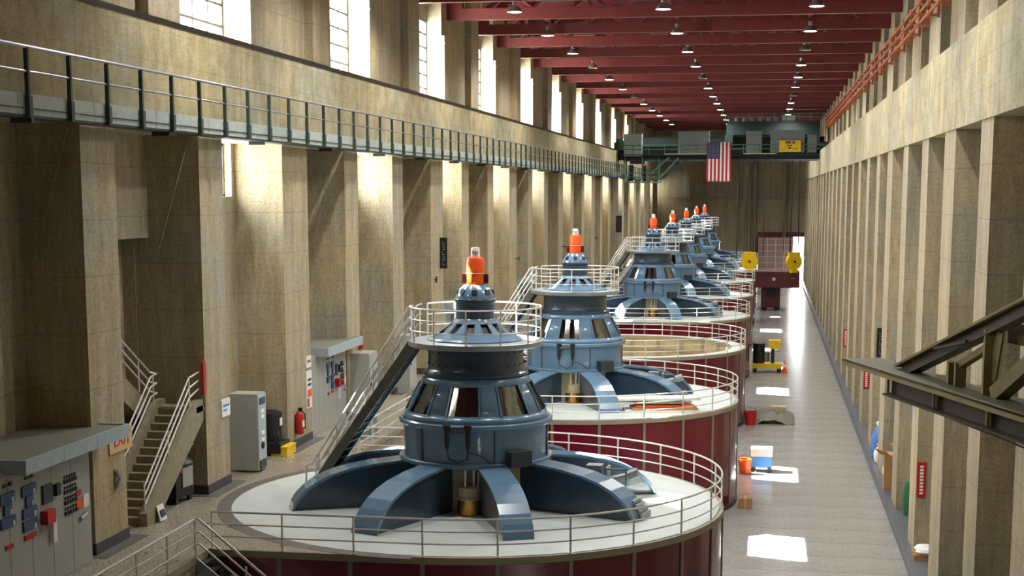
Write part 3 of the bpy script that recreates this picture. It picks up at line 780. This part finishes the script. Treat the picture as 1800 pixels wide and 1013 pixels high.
# sign on the crane
sg = thing('crane_sign', 'yellow rectangular notice with dark lettering hung on the crane walkway', 'sign', (2.55, 189.08, 15.55))
MB().box(-1.28, 1.28, -.04, .02, -.68, .68).build('board', 'yellow', sg)
bars = MB()
for (a, b, z, h) in ((-.55, -.38, .3, .3), (-.34, -.16, .3, .3), (-.12, .1, .3, .3), (.24, .34, .3, .3), (.4, .58, .3, .3)): bars.box(a, b, -.06, -.04, z, z+h)
for (a, b, z, h) in ((-.3, -.1, 0, .16), (.0, .2, 0, .16), (-.2, .12, -.32, .2), (-.9, -.6, -.4, .06), (.3, .95, -.36, .06)): bars.box(a, b, -.06, -.04, z, z+h)
bars.build('lettering', 'maroon', sg)
# flag
fg = thing('flag', 'American flag hanging vertically in front of the green crane', 'flag', (-5.9, 189.02, 11.35))
FW, FH = 3.0, 4.7; sw = FW/13
def flagpatch(name, x0, x1, z0, z1, mt, yo=0.0, nx=3, nz=12):
    mb = MB()
    for i in range(nx+1):
        for j in range(nz+1):
            xx = x0+(x1-x0)*i/nx; zz = z0+(z1-z0)*j/nz
            mb.v.append((xx, .08*math.sin(xx*3.2+zz*.5)*(1-zz/FH*.7)-yo, zz))
    for i in range(nx):
        for j in range(nz): q = i*(nz+1)+j; mb.f.append((q, q+nz+1, q+nz+2, q+1))
    me = mb.mesh(name, mt, True); o = put(name, me, fg); s_ = o.modifiers.new('t', 'SOLIDIFY'); s_.thickness = .015
    return o
for i in range(13): flagpatch('stripe', -FW/2+sw*i, -FW/2+sw*(i+1), 0, FH, 'flag_red' if i % 2 == 0 else 'flag_white')
ca = flagpatch('canton', -FW/2, -FW/2+sw*7, FH-1.95, FH, 'navy', .03, 8, 8)
sm = MB()
for i in range(9):
    for j in range(11):
        if (i+j) % 2: continue
        cx = -FW/2+sw*7*(i+1)/10; cz = FH-1.95*(j+1)/12; yv = .08*math.sin(cx*3.2+cz*.5)*(1-cz/FH*.7)-.055
        i0 = len(sm.v)
        for q in range(10):
            a = R(90+36*q); r = .062 if q % 2 == 0 else .026; sm.v.append((cx+r*math.cos(a), yv, cz+r*math.sin(a)))
        sm.f.append(tuple(range(i0, i0+10)))
sm.build('stars', 'flag_white', ca)
# hook blocks and their ropes
for nm, hx, ang, lb in (('a', -2.0, .0, 'yellow crane hook block hanging at the left of the pair'), ('b', 3.4, .5, 'yellow crane hook block turned aside, hanging at the right of the pair')):
    h = thing('hook_block', lb, 'hook block', (hx, 191.5, 1.6), ang, 'yellow hook blocks')
    MB().cylx((0, -.22, 0), (0, .22, 0), 1.05, 28).build('sheave_cover', 'yellow', h, True)
    MB().box(-.75, .75, -.26, .26, .3, 1.15).box(-.45, .45, -.26, .26, -1.35, -.4).build('cheek_plate', 'yellow', h)
    MB().cylx((0, -.32, 0), (0, .32, 0), .14, 12).build('pin', 'black', h)
    MB().tube([(0, 0, -1.3), (0, 0, -1.7), (.28, 0, -1.95), (.1, 0, -2.2), (-.2, 0, -2.1)], .1, 8).build('hook', 'black_metal', h, True)
    for i, (xx, yy) in enumerate(((-.7, -.15), (-.45, .15), (.45, -.15), (.7, .15))):
        MB().tube([(xx, yy, .6), (xx*.8, yy, 13.2)], .055).build('wire_rope', 'cable', h)
for i, hx in enumerate((-3.6, -.35, 2.1)):
    MB().tube([(hx, 191.2, 2.0+i*.4), (hx, 191.2, 14.2)], .06).build('hanging_rope', 'cable')
    tag(bpy.data.objects['hanging_rope' if i == 0 else 'hanging_rope.%03d' % i], '%s hanging straight down from the crane' % ('dark rope left of the left hook block', 'dark rope right of the left hook block', 'dark rope left of the right hook block')[i], 'rope', 'crane ropes')

# ------------------------------------------------------------------ conductor pipes on the right wall
cb = thing('conductor_rails', 'three orange conductor pipes on brackets along the upper right wall', 'pipes', (0, 0, 0))
for z in (18.05, 18.55, 19.05):
    MB().tube([(7.0, 55, z), (7.0, 195, z)], .075).build('pipe', 'pipe_orange', cb)
bm_ = MB().box(6.95, 7.4, -.06, .06, 17.8, 17.9).box(7.28, 7.4, -.1, .1, 17.75, 19.3).box(6.95, 7.2, -.05, .05, 18.35, 18.42).box(6.95, 7.2, -.05, .05, 18.85, 18.92).mesh('bracket', 'pipe_orange')
ins = MB().lathe([(.15, -.09), (.15, .09)], 8, (7.0, 0)).mesh('insulator', 'pipe_orange')
for i in range(33):
    b = put('bracket', bm_, cb, (0, 54.6+4.35*i, 0))
    for z in (18.05, 18.55, 19.05): put('insulator', ins, b, (0, .5, z))

# ------------------------------------------------------------------ switchboards along the left wall
def make_board(c0=-4.55):
    t = empty('switchboard')
    L_ = 9.0; x1 = .35
    MB().box(-1.6, x1, -L_, 0, .0, 3.35).build('body', 'panel_grey', t)
    n = 8; pw = L_/n
    pmsh = MB().box(x1, x1+.02, .012, pw-.012, .1, 3.3).mesh('front_panel', 'panel_grey')
    for i in range(n): put('front_panel', pmsh, t, (0, -L_+pw*i, 0))
    rf = MB().box(-1.6, .85, c0, 1.35, 3.5, 3.62).build('canopy', 'panel_top', t)
    n2 = 3; fw = (1.35-c0)/n2
    fm = MB().box(.85, .93, .008, fw-.008, 3.3, 3.66).mesh('fascia_panel', 'fascia')
    for i in range(n2): put('fascia_panel', fm, rf, (0, c0+fw*i, 0))
    MB().box(-1.6, .93, c0-.08, c0, 3.3, 3.66).build('fascia_panel', 'fascia', rf)
    MB().box(.06, .93, 1.35, 1.41, 3.3, 3.66).build('fascia_panel', 'fascia', rf)
    xf = x1+.02
    mm = MB().box(0, .05, -.36, .36, -.13, .13).mesh('meter', 'meter_blue'); mf = MB().box(.05, .055, .18, .3, -.12, .0).mesh('meter_dial', 'meter_face')
    def meter(y, z, s=1):
        o = put('meter', mm, t, (xf, y, z)); o.scale = (1, s, 1); put('meter_dial', mf, o)
    for (y, z, s) in ((-4.6, 2.72, 1), (-4.6, 2.44, .5), (-4.6, 2.14, 1), (-3.5, 2.72, 1), (-3.5, 2.44, .5), (-3.5, 2.16, 1), (-3.5, 1.84, 1)): meter(y, z, s)
    for y in (-4.65, -3.55):
        MB().box(xf, xf+.03, y-.12, y+.12, 3.0, 3.07).box(xf, xf+.03, y+.2, y+.32, 3.0, 3.1).build('nameplate', 'black_metal', t)
    MB().box(xf, xf+.04, -3.8, -3.2, 1.5, 1.62).box(xf, xf+.04, -4.75, -4.4, 1.48, 1.58).build('tag_plate', 'red', t)
    MB().box(xf, xf+.06, -2.8, -2.3, 2.2, 2.68).build('relay_box', 'steel_dark', t)
    MB().box(xf, xf+.1, -2.15, -1.9, 2.3, 2.6).build('relay', 'black_metal', t)
    MB().box(xf, xf+.12, -2.45, -2.25, 1.15, 1.75).build('paper_roll', 'white', t)
    MB().box(xf, xf+.2, -2.9, -2.45, 1.7, 2.05).build('handset', 'red', t)
    sw_ = MB()
    for i in range(5): sw_.box(0, .05, -.32+.15*i, -.22+.15*i, 0, .1); sw_.box(0, .03, -.30+.15*i, -.24+.15*i, .13, .2)
    sw_ = sw_.mesh('switch_row', 'black_metal')
    for z in (2.5, 2.22, 1.94, 1.66): put('switch_row', sw_, t, (xf, -1.25, z))
    MB().box(xf, xf+.02, -.9, -.55, 1.65, 1.95).build('notice', 'orange', t)
    MB().box(xf, xf+.02, -.88, -.6, 2.03, 2.18).build('notice', 'red', t)
    MB().box(xf, xf+.02, -.48, -.15, 1.65, 2.0).build('notice', 'white', t)
    MB().tube([(xf+.05, -.75, 1.4), (xf+.05, -.4, 1.48)], .06).build('switch_handle', 'galv', t)
    return t
sb0, sb1 = make_board(), make_board(-7.4)
for k, lb in enumerate(('long grey switchboard with blue meters in the lower left corner', 'grey switchboard with canopy roof left of the nearest access stair', 'grey switchboard with canopy behind the second access stair', 'grey switchboard with canopy behind the fourth plinth stair')):
    o = sb0 if k == 0 else sb1 if k == 1 else copy_tree(sb1); o.location = (-18.25 if k == 0 else -18.6, 38.1+US*k, 0)
    if k: o.scale = (1, .62, 1); o.location.y = 65.0+US*(k-1)
    tag(o, lb, 'switchboard', 'grey switchboards')
# ------------------------------------------------------------------ concrete stair in the first bay
cs = thing('concrete_stair', 'narrow concrete stair rising between two piers at the left', 'stairs', (0, 0, 0))
n = 14
for i in range(n):
    MB().box(-19.55, -18.5, 42.9+.31*i, 42.9+.31*(i+1)+.04, .225*i*.6 if i > 3 else 0, .215*(i+1)).build('step', 'concrete_stair', cs)
def sidewall(x0, x1):
    mb = MB(); pts = [(42.7, 0), (43.5, 0), (47.6, 2.55), (47.6, 3.25), (46.9, 3.25), (42.7, .4)]
    i0 = 0; k = len(pts)
    mb.v = [(x0, p[0], p[1]) for p in pts]+[(x1, p[0], p[1]) for p in pts]
    mb.f = [tuple(range(k)), tuple(range(2*k-1, k-1, -1))]+[(q, (q+1) % k, k+(q+1) % k, k+q) for q in range(k)]
    return mb
sidewall(-18.5, -18.25).build('side_wall', 'concrete_stair', cs)
sidewall(-19.8, -19.55).build('side_wall', 'concrete_stair', cs)
MB().box(-20.9, -18.25, 47.0, 47.68, 2.85, 3.05).build('landing', 'concrete_stair', cs)
mb = MB(); pts = [(47.2, 2.3), (47.2, 3.1), (41.3, 6.6), (41.3, 5.7)]
mb.v = [(-20.9, p[0], p[1]) for p in pts]+[(-19.95, p[0], p[1]) for p in pts]; mb.f = [(0,1,2,3), (7,6,5,4), (0,4,5,1), (1,5,6,2), (2,6,7,3), (3,7,4,0)]
mb.build('upper_flight', 'concrete_stair', cs)
sr = thing('stair_handrail', 'white three bar handrail on the right side of the concrete stair', 'railing', (0, 0, 0), 0, 'concrete stair handrails')
for z, nm in ((1.0, 'top_rail'), (.68, 'mid_rail'), (.36, 'mid_rail')):
    MB().tube([(-18.37, 42.85, .3+z*.9), (-18.37, 46.7, 3.05+z), (-18.37, 47.6, 3.3+z*.85)], .03).build(nm, 'rail_white', sr)
for y_, z_ in ((42.85, .3), (44.8, 1.7), (46.7, 3.1)): MB().tube([(-18.37, y_, z_), (-18.37, y_, z_+1.0)], .03).build('post', 'rail_white', sr)
sr = thing('stair_handrail', 'white handrail on the left side of the concrete stair, turning up', 'railing', (0, 0, 0), 0, 'concrete stair handrails')
for z, nm in ((1.0, 'top_rail'), (.68, 'mid_rail'), (.36, 'mid_rail')):
    MB().tube([(-19.68, 42.85, .3+z*.9), (-19.68, 46.7, 3.05+z), (-19.72, 47.3, 3.1+z), (-19.9, 47.2, 3.15+z), (-19.95, 41.4, 6.6+z)], .03).build(nm, 'rail_white', sr)
for y_, z_ in ((44.8, 1.7), (46.9, 3.1)): MB().tube([(-19.68, y_, z_), (-19.68, y_, z_+1.0)], .03).build('post', 'rail_white', sr)
for y_, z_ in ((46.4, 3.6), (43.9, 5.1)): MB().tube([(-19.95, y_, z_), (-19.95, y_, z_+1.0)], .03).build('post', 'rail_white', sr)
# exit sign
ex = thing('exit_sign', 'small EXIT sign with red letters behind the switchboard canopy', 'sign', (-18.19, 40.9, 2.75))
MB().box(0, .03, -.85, .72, -.1, .55).build('board', 'exit_board', ex)
text('lettering', 'EXIT', .55, 'red', ex, face_m((.035, .0, .24), (1, 0, 0)) @ Matrix.Diagonal((1.0, 1, 1, 1)))

# ------------------------------------------------------------------ things along the left wall
vc = thing('control_cabinet', 'tall light grey control cabinet standing beside a left pier', 'cabinet', (-18.35, 52.3, 0))
MB().box(-.55, .5, -.45, .45, .08, 2.85).build('body', 'panel_grey', vc)
MB().box(.5, .53, -.42, .42, .45, 2.8).build('door', 'fascia', vc)
MB().box(.53, .55, -.3, .3, 2.45, 2.7).build('vent', 'steel_dark', vc); MB().box(.5, .55, -.32, .32, .12, .4).build('vent', 'steel_dark', vc)
for z in (1.1, 1.35, 1.95, 2.15): MB().box(.53, .56, -.18, .15, z, z+.12).build('gauge', 'white', vc)
MB().cylx((.53, -.05, .95), (.58, -.05, .95), .12).build('knob', 'black', vc)
bn = thing('shop_vacuum', 'black wheeled shop vacuum drum behind the grey control cabinet', 'vacuum', (-18.75, 56.0, 0))
MB().cyl(0, 0, .5, 1.5, .42, 20).build('drum', 'black', bn, True); MB().lathe([(.45, 1.5), (.45, 1.6), (.2, 1.68)], 20).build('lid', 'black_metal', bn, True)
MB().box(-.5, .6, -.7, .5, .1, .5).build('cart', 'black', bn); MB().tube([(.3, -.5, .3), (.5, -.7, .6), (.4, -.3, .9)], .05).build('hose', 'black_metal', bn, True)
MB().box(.36, .43, -.12, .12, 1.1, 1.4).build('sticker', 'white', bn)
tb = thing('yellow_tub', 'yellow plastic tub on the floor beside the shop vacuum', 'tub', (-18.2, 55.9, 0))
MB().box(-.35, .3, -.55, .55, 0, .32).build('tub', 'yellow', tb); MB().box(-.38, .33, -.58, .58, .32, .37).build('lip', 'yellow', tb)
fe = thing('fire_extinguisher', 'red fire extinguisher mounted low on the third left pier', 'extinguisher', (-18.03, 57.4, .55))
MB().lathe([(.15, 0), (.17, .04), (.17, .75), (.1, .88), (.05, .92)], 18).build('cylinder', 'red', fe, True); MB().box(-.03, .12, -.05, .05, .92, 1.05).tube([(.05, 0, .95), (.2, .1, .8), (.18, .14, .2)], .025).build('valve', 'black', fe)
MB().box(.14, .178, -.1, .1, .3, .55).build('label_sticker', 'white', fe)
def poster(name, lab, y, z, w_, h, parts, x=-18.17):
    t = thing(name, lab, 'notice', (x, y, z))
    MB().box(-.03, .02, -w_/2, w_/2, 0, h).build('sheet', 'white', t)
    for mt, a, b, c, e in parts: MB().box(.02, .028, a, b, c, e).build('print', mt, t)
poster('notice', 'white notice sheet on the second left pier beside the grey cabinet', 49.5, 2.4, .8, .6, [('bag_blue', -.3, .3, .35, .42), ('machine_blue', -.3, .1, .2, .25)])
poster('warning_notice', 'red and white warning notice on the third left pier', 59.2, 1.35, .7, 1.5, [('red', -.3, -.05, .05, .4), ('orange', -.25, .3, .45, .75), ('steel_dark', -.2, .25, .9, 1.0), ('steel_dark', -.2, .25, 1.1, 1.2)])
poster('notice', 'small white notice above the red warning notice on third pier', 59.2, 3.0, .6, .45, [('red', -.2, .2, .2, .3)])
rs = MB().box(-.05, .04, -.12, .12, 0, 1.1).build('fire_hose_sign', 'red', None, False, (-18.2, 47.6, 3.4)); tag(rs, 'narrow red vertical sign on the edge of the second left pier', 'sign')
bb = thing('waste_bin', 'black wheeled waste bin under the concrete stair', 'bin', (-19.0, 46.55, 0), R(-8))
MB().box(-.55, .5, -.6, .55, .2, 1.3).build('tub', 'black', bb); MB().lathe([(.72, 1.3), (.6, 1.42), (.3, 1.5)], 16).build('lid', 'black', bb, True)
for yy in (-.45, .4): MB().cylx((.35, yy, .1), (.45, yy, .1), .1).build('wheel', 'black_metal', bb)
MB().box(.5, .53, -.2, .45, .5, 1.15).build('label_plate', 'panel_grey', bb); MB().box(.5, .54, -.35, -.22, 1.0, 1.2).build('tag_plate', 'red', bb)
for i, (y_, x_, lb) in enumerate(((66.3, -17.7, 'tall plain grey cabinet right of the second switchboard'), (75.0, -17.9, 'tall grey cabinet seen below the nearest platform stair'))):
    t = thing('grey_cabinet', lb, 'cabinet', (x_, y_, 0), 0, 'plain grey cabinets')
    MB().box(-.7, .35, -.7, .8, 0, 2.9).build('body', 'panel_grey', t); MB().box(.35, .38, -.65, .75, .1, 2.85).build('door', 'panel_grey', t); MB().box(.38, .42, -.55, -.45, 1.4, 1.6).build('handle', 'black', t)
fa = thing('fire_alarm_pull', 'red fire hose valve with pipe on the fourth left pier', 'valve', (-18.12, 67.0, 1.2))
MB().cyl(0, 0, 0, 2.0, .04, 8).build('pipe', 'red', fa); MB().cylx((0, 0, 2.0), (.15, 0, 2.0), .2).build('bell', 'red', fa); MB().cylx((0, 0, .1), (.12, 0, .1), .15).build('valve', 'red', fa)
dm = thing('steel_drum', 'grey steel drum on the gallery floor behind the nearest generator', 'drum', (-15.0, 57.6, 0))
MB().lathe([(.5, 0), (.52, .02), (.5, .06), (.5, .5), (.52, .53), (.5, .56), (.5, 1.04), (.52, 1.08)], 24).build('body', 'galv', dm, True); MB().cyl(0, 0, 1.02, 1.05, .48, 24).build('lid', 'steel_dark', dm)
dm.location = (-16.1, 60.2, 0)
sc_ = thing('wall_hook', 'small oval metal wall hook on the first left pier', 'hook', (-18.2, 41.0-.6, 1.9)); MB().tube([(.05, 0, -.25), (.12, .06, 0), (.05, 0, .25)], .05).build('loop', 'galv', sc_, True); MB().box(-.02, .03, -.08, .08, -.3, .3).build('plate', 'olive', sc_)
pc = thing('placard', 'small white placard leaning at the foot of the concrete stair', 'placard', (-18.1, 43.9, 0)); MB().bar((0, -.3, .02), (-.12, -.3, .5), .5, .03).build('sheet', 'white', pc); MB().bar((.01, -.3, .15), (-.05, -.3, .35), .3, .04).build('print', 'steel_dark', pc)
# vertical name boards (lettering too small to read in the photograph: pale marks)
def vboard(lab, x, y, z, h, w_):
    t = thing('vertical_board', lab, 'sign', (x, y, z), R(-90), 'black vertical boards')      # faces the near end of the hall
    MB().box(0, .08, -w_/2, w_/2, 0, h).build('board', 'black', t)
    k = MB(); xs = .085; q = w_/.84
    for i in range(5):
        zz = .18+i*(h-.3)/5
        k.box(xs-.004, xs+.004, -.14*q, .16*q, zz, zz+.045); k.box(xs-.004, xs+.004, (-.14+.25*(i % 2))*q, (-.09+.25*(i % 2))*q, zz, zz+.2)
        if i % 2: k.box(xs-.004, xs+.004, -.14*q, .12*q, zz+.16, zz+.2)
    tag(k.build('lettering', 'cab_grey', t), kind='stuff')
vboard('black vertical board on a left pier above the nearest stair', -18.0, 84.9, 5.75, 1.75, .42)
vboard('small far black vertical board on a distant left pier', -17.86, 187.6, 5.2, 2.0, .7)
vboard('black vertical board on a right pier above the steel beam', 6.5, 88.1, .8, 1.65, .42)
for k in range(4):
    ft = MB().bar((0, 0, 0), (.35, 0, 0), .06, .06).bar((.3, -.15, -.15), (.3, .15, .15), .05, .05).bar((.3, -.15, .15), (.3, .15, -.15), .05, .05).build('valve_wheel', 'black_metal', None, False, (-18.2+(-.2 if k == 0 else .0), 83.4 if k == 0 else 85.0+US*k, 5.2))
    tag(ft, 'small dark valve wheel %s' % ('beside the nearest black vertical board' if k == 0 else 'on the pier behind the %s access stair' % POS[k]), 'valve', 'wall valve wheels')
# diagonal light edges under the catwalk, put in as thin pale rods
n_r = 0
for k in (0, 1, 3, 5, 7, 9):
    y_ = 39.0+PITCH*k-.12
    tr = MB().tube([(-18.5, y_, 11.7), (-19.6, y_, 8.2)], .03).build('light_streak', 'concrete_stair', None); tag(tr, 'thin diagonal light streak, built as a rod, under the catwalk on the dark side of pier %s' % ORD[n_r].replace('nearest', 'first'), 'rod', 'diagonal light streaks'); n_r += 1

# ------------------------------------------------------------------ things on the aisle floor
wm = thing('floor_machine', 'blue and white wheeled machine beside the second plinth', 'machine', (.0, 82.6, ZF+.014))
MB().box(-.5, .55, -.5, .5, .25, .85).build('body', 'machine_blue', wm); MB().box(-.55, .6, -.55, .55, .85, 1.25).build('top', 'white', wm)
MB().box(.55, .57, -.4, .4, .95, 1.15).build('panel', 'steel_dark', wm)
for xx in (-.4, .45):
    for yy in (-.52, .52): MB().cylx((xx, yy-.05, .14), (xx, yy+.05, .14), .14).build('wheel', 'black', wm)
wm.children[0].data = wm.children[0].data
def bucket(lab, x, y, mt='orange', s=1.0):
    t = thing('bucket', lab, 'bucket', (x, y, ZF+.014))
    MB().lathe([(.001, 0), (.3*s, 0), (.38*s, .8*s), (.34*s, .8*s), (.27*s, .06)], 16, cap=False).build('pail', mt, t, True)
    MB().tube([(-.36*s, 0, .78*s), (-.25*s, 0, 1.0*s), (.25*s, 0, 1.0*s), (.36*s, 0, .78*s)], .02).build('handle', 'black_metal', t)
bucket('orange bucket against the second plinth beside the machine', -.85, 81.6)
bucket('red orange bucket at the foot of the open pit plinth', -.75, 99.2, 'red', 1.1)
cbx = thing('floor_box', 'small brown box at the foot of the second plinth', 'box', (-.72, 72.6, ZF+.014)); MB().box(-.3, .35, -.4, .4, 0, .5).build('carton', 'cardboard', cbx); MB().box(-.02, .06, -.405, .405, 0, .505).build('tape', 'cream', cbx)
hp = thing('tarp_heap', 'grey tarpaulin covered heap beside the open pit plinth', 'tarpaulin', (.6, 101.5, ZF+.014))
mb = MB(); nx, nyy = 14, 12
for i in range(nx+1):
    for j in range(nyy+1):
        u_, v_ = i/nx*2-1, j/nyy*2-1; e_ = max(0, 1-(u_*u_+v_*v_)*.75)
        mb.v.append((u_*1.5, v_*2.0, e_**.6*(.55+.35*random.random())))
for i in range(nx):
    for j in range(nyy): q = i*(nyy+1)+j; mb.f.append((q, q+nyy+1, q+nyy+2, q+1))
mb.build('cover', 'tarp', hp, True); MB().box(.0, .9, -.4, .4, .6, .95).build('bundle', 'cream', hp)
yc = thing('tool_cart', 'yellow wheeled tool cart with black tank beside the fourth plinth', 'cart', (.3, 129.5, ZF+.014))
MB().box(-1.2, 1.2, -.8, .8, .35, .75).build('tray', 'yellow', yc); MB().cyl(-.7, 0, .75, 2.4, .5, 16).build('tank', 'black', yc, True); MB().box(.1, 1.1, -.5, .5, 2.0, 2.7).build('box', 'yellow', yc); MB().box(.3, .6, -.2, .2, .75, 2.0).build('stand', 'black_metal', yc)
for xx in (-1, 1):
    for yy in (-.7, .7): MB().cylx((xx, yy-.06, .18), (xx, yy+.06, .18), .18).build('wheel', 'black', yc)
mo = thing('round_table', 'grey round topped stand behind the yellow tool cart', 'stand', (.2, 135.0, ZF+.014)); MB().cyl(0, 0, 1.2, 1.32, 1.2, 24).build('top', 'galv', mo); MB().cyl(0, 0, .1, 1.2, .3, 12).build('pedestal', 'black_metal', mo); MB().cyl(0, 0, 0, .1, .7, 16).build('base', 'black_metal', mo)
co = thing('traffic_cone', 'orange traffic cone beside the yellow tool cart', 'cone', (1.75, 129.2, ZF+.014)); MB().lathe([(.22, .05), (.05, 1.0), (.001, 1.02)], 16).build('body', 'orange', co, True); MB().box(-.28, .28, -.28, .28, 0, .05).build('base', 'orange', co); MB().lathe([(.15, .45), (.11, .7)], 16, cap=False).build('band', 'white', co)
tc_ = thing('transfer_car', 'dark red rail transfer car standing in the aisle before the far door', 'transfer car', (.9, 199.5, ZF+.014))
MB().box(-2.3, 3.4, -3, 3, 3.0, 5.0).build('upper_deck', 'maroon', tc_); MB().box(-1.4, 1.0, -2.2, 2.2, .4, 3.0).build('pedestal', 'maroon', tc_)
MB().box(-.7, .5, -2.4, -2.2, 1.8, 2.7).build('coupler', 'black', tc_); MB().cylx((.15, -3.05, 4.1), (.15, -3.0, 4.1), .22).build('lamp', 'cream', tc_); MB().box(-2.3, 3.4, -3.05, -3.0, 4.7, 5.05).build('edge_beam', 'maroon', tc_)
for xx in (-1.0, .6): MB().cylx((xx, -1.8, .4), (xx, -1.4, .4), .4).build('wheel', 'black_metal', tc_)
# things at the foot of the right wall
def sack(name, lab, cat, loc, mt, s):
    t = thing(name, lab, cat, loc); mb = MB()
    mb.lathe([(.001, 0), (.42, .02), (.5, .3), (.46, .8), (.3, 1.1), (.12, 1.25), (.001, 1.28)], 14)
    mb.v = [(v[0]*s[0]*(1+.25*math.sin(v[2]*9+v[1]*7)), v[1]*s[1]*(1+.2*math.sin(v[0]*11+v[2]*5)), v[2]*s[2]) for v in mb.v]
    mb.build('bag', mt, t, True); MB().lathe([(.1, 1.2*s[2]), (.16, 1.35*s[2]), (.05, 1.4*s[2])], 10).build('tie', 'white', t, True)
sack('blue_bag', 'blue plastic bag leaning in a bay of the right wall', 'bag', (6.32, 84.6, CURB), 'bag_blue', (.75, 1.0, 1.45))
sack('white_bag', 'white plastic bag at the foot of the blue bag', 'bag', (6.28, 83.1, CURB), 'white', (.55, .8, .75))
bx_ = thing('carton_stack', 'open cardboard carton leaning in a bay of the right wall', 'carton', (6.45, 76.0, CURB)); MB().box(-.5, .5, -.6, .6, 0, 1.7).build('box', 'cardboard', bx_); MB().bar((-.45, -.6, 1.7), (-.75, -.75, 2.0), 1.0, .04).bar((.5, .5, 1.72), (.1, .9, 2.1), .9, .04).build('flap', 'cardboard', bx_); MB().box(-.52, -.5, -.2, .3, .7, 1.0).build('label_sheet', 'white', bx_)
gb_ = thing('green_barrel', 'green barrel tucked behind a right pier', 'barrel', (6.75, 76.7, ZF+.03)); MB().lathe([(.45, 0), (.5, .4), (.5, 1.1), (.4, 1.5), (.2, 1.6)], 20).build('body', 'green_barrel', gb_, True); MB().cyl(0, 0, 1.58, 1.68, .12, 10).build('bung', 'black', gb_)
gb_.location = (6.85, 69.6, CURB)
pt = thing('sack_pallet', 'white sacks on a small wooden pallet in the nearest right bay in view', 'sacks', (6.6, 61.2, CURB))
for i in range(4): MB().box(-.55, .55, -.5+.28*i, -.3+.28*i, 0, .2).build('pallet_board', 'cardboard', pt)
for i in range(3):
    mb = MB().lathe([(.001, .2), (.3, .22), (.38, .32), (.3, .44), (.001, .48)], 14); mb.v = [(v[0]*1.3, v[1]*.9+(-.3+.3*i), v[2]+.05*(i % 2)) for v in mb.v]; mb.build('sack', 'white', pt, True)
def redsign(lab, y):
    t = thing('red_sign', lab, 'sign', (6.36, y, -2.1), R(-90), 'red vertical signs'); MB().box(0, .05, -.17, .17, 0, 1.42).build('board', 'red', t)
    k = MB()
    for i in range(9): k.box(.05, .056, -.07, .07, .12+i*.135, .21+i*.135)
    tag(k.build('lettering', 'white', t), kind='stuff')
redsign('red vertical fire sign on the right pier above the white sacks', 62.0)
redsign('red vertical fire sign on a right pier just below the steel beam', 96.8)
redsign('far red vertical sign on a right pier left of the steel beam tip', 122.9)

# ------------------------------------------------------------------ steel lifting frame in the right foreground
A = Vector((1.89, 37.85, 6.0)); dv = Vector((2.79, -9.22, 0)).normalized(); nv = Vector((-dv.y, dv.x, 0))
if nv.y < 0: nv = -nv
def P(s_, off, z): return tuple(A+dv*s_+nv*off+Vector((0, 0, z-6.0)))
lf = thing('lifting_frame', 'olive steel lifting frame with diagonal braces reaching in from the right', 'steel frame', tuple(A))
def lbar(nm, mt, a, b, wd, ht, par=None):
    return MB().bar(Vector(a)-A, Vector(b)-A, wd, ht).build(nm, mt, par or lf)
LN = 17.0
lbar('top_plate', 'plate_grey', P(0, .5, 5.97), P(LN, .5, 5.97), 1.0, .05)
lbar('plate_edge', 'olive', P(0, .02, 5.93), P(LN, .02, 5.93), .04, .16)
lbar('web', 'olive_dark', P(2.6, .3, 5.66), P(LN, .3, 5.66), .06, .42)
lbar('bottom_flange', 'olive_dark', P(2.6, .3, 5.46), P(LN, .3, 5.46), .5, .05)
lbar('web', 'olive_dark', P(2.6, .8, 5.66), P(LN, .8, 5.66), .06, .42)
for s_ in (2.6, 5.2, 7.8, 10.4): lbar('stiffener', 'olive', P(s_, .18, 5.5), P(s_, .18, 5.9), .05, .2)
b1 = lbar('diagonal_brace', 'olive', P(2.2, .6, 6.05), P(12.0, .6, 9.15), .30, .06)
lbar('brace_web', 'olive_dark', P(2.4, .6, 5.95), P(12.0, .6, 8.99), .05, .26, b1)
lbar('brace_flange', 'olive_dark', P(2.6, .6, 5.86), P(12.0, .6, 8.83), .30, .05, b1)
lbar('diagonal_brace', 'olive', P(7.3, .6, 6.05), P(11.4, .6, 8.3), .30, .30)
lbar('post', 'olive', P(6.9, .6, 6.0), P(6.9, .6, 7.3), .26, .26)
lbar('gusset_plate', 'olive', P(7.05, .6, 6.3), P(7.3, .6, 7.3), .04, .3)
lbar('side_panel', 'olive', P(6.95, .95, 7.25), P(12, .95, 7.25), .05, .42)
lbar('clevis_box', 'olive', P(5.15, .6, 6.0), P(5.15, .6, 6.45), .22, .3)
lbar('clevis_box', 'olive', P(5.5, .6, 6.0), P(5.5, .6, 6.48), .22, .3)
lbar('short_strut', 'olive', P(5.5, .6, 6.43), P(6.85, .6, 6.95), .18, .14)
lbar('tie_bar', 'olive_dark', P(6.2, .4, 7.0), P(4.6, .4, 6.7), .06, .06)
for s_, off in ((4.2, .8), (6.0, .75), (8.2, .8)): lbar('lug', 'olive', P(s_, off, 6.0), P(s_+.7, off, 6.0), .3, .16)
lbar('hanging_cable', 'cable', P(2.9, .2, 5.45), P(LN, .2, 5.2), .03, .03)
# the frame's far end sits on a bracket fixed to the right wall
e2 = A+dv*LN
bk = thing('wall_bracket', 'olive steel bracket on the right wall carrying the lifting frame', 'bracket', (e2.x, e2.y, 0))
MB().box(-.4, XR-e2.x+.6, -.6, .6, 5.1, 5.42).build('cantilever', 'olive_dark', bk)
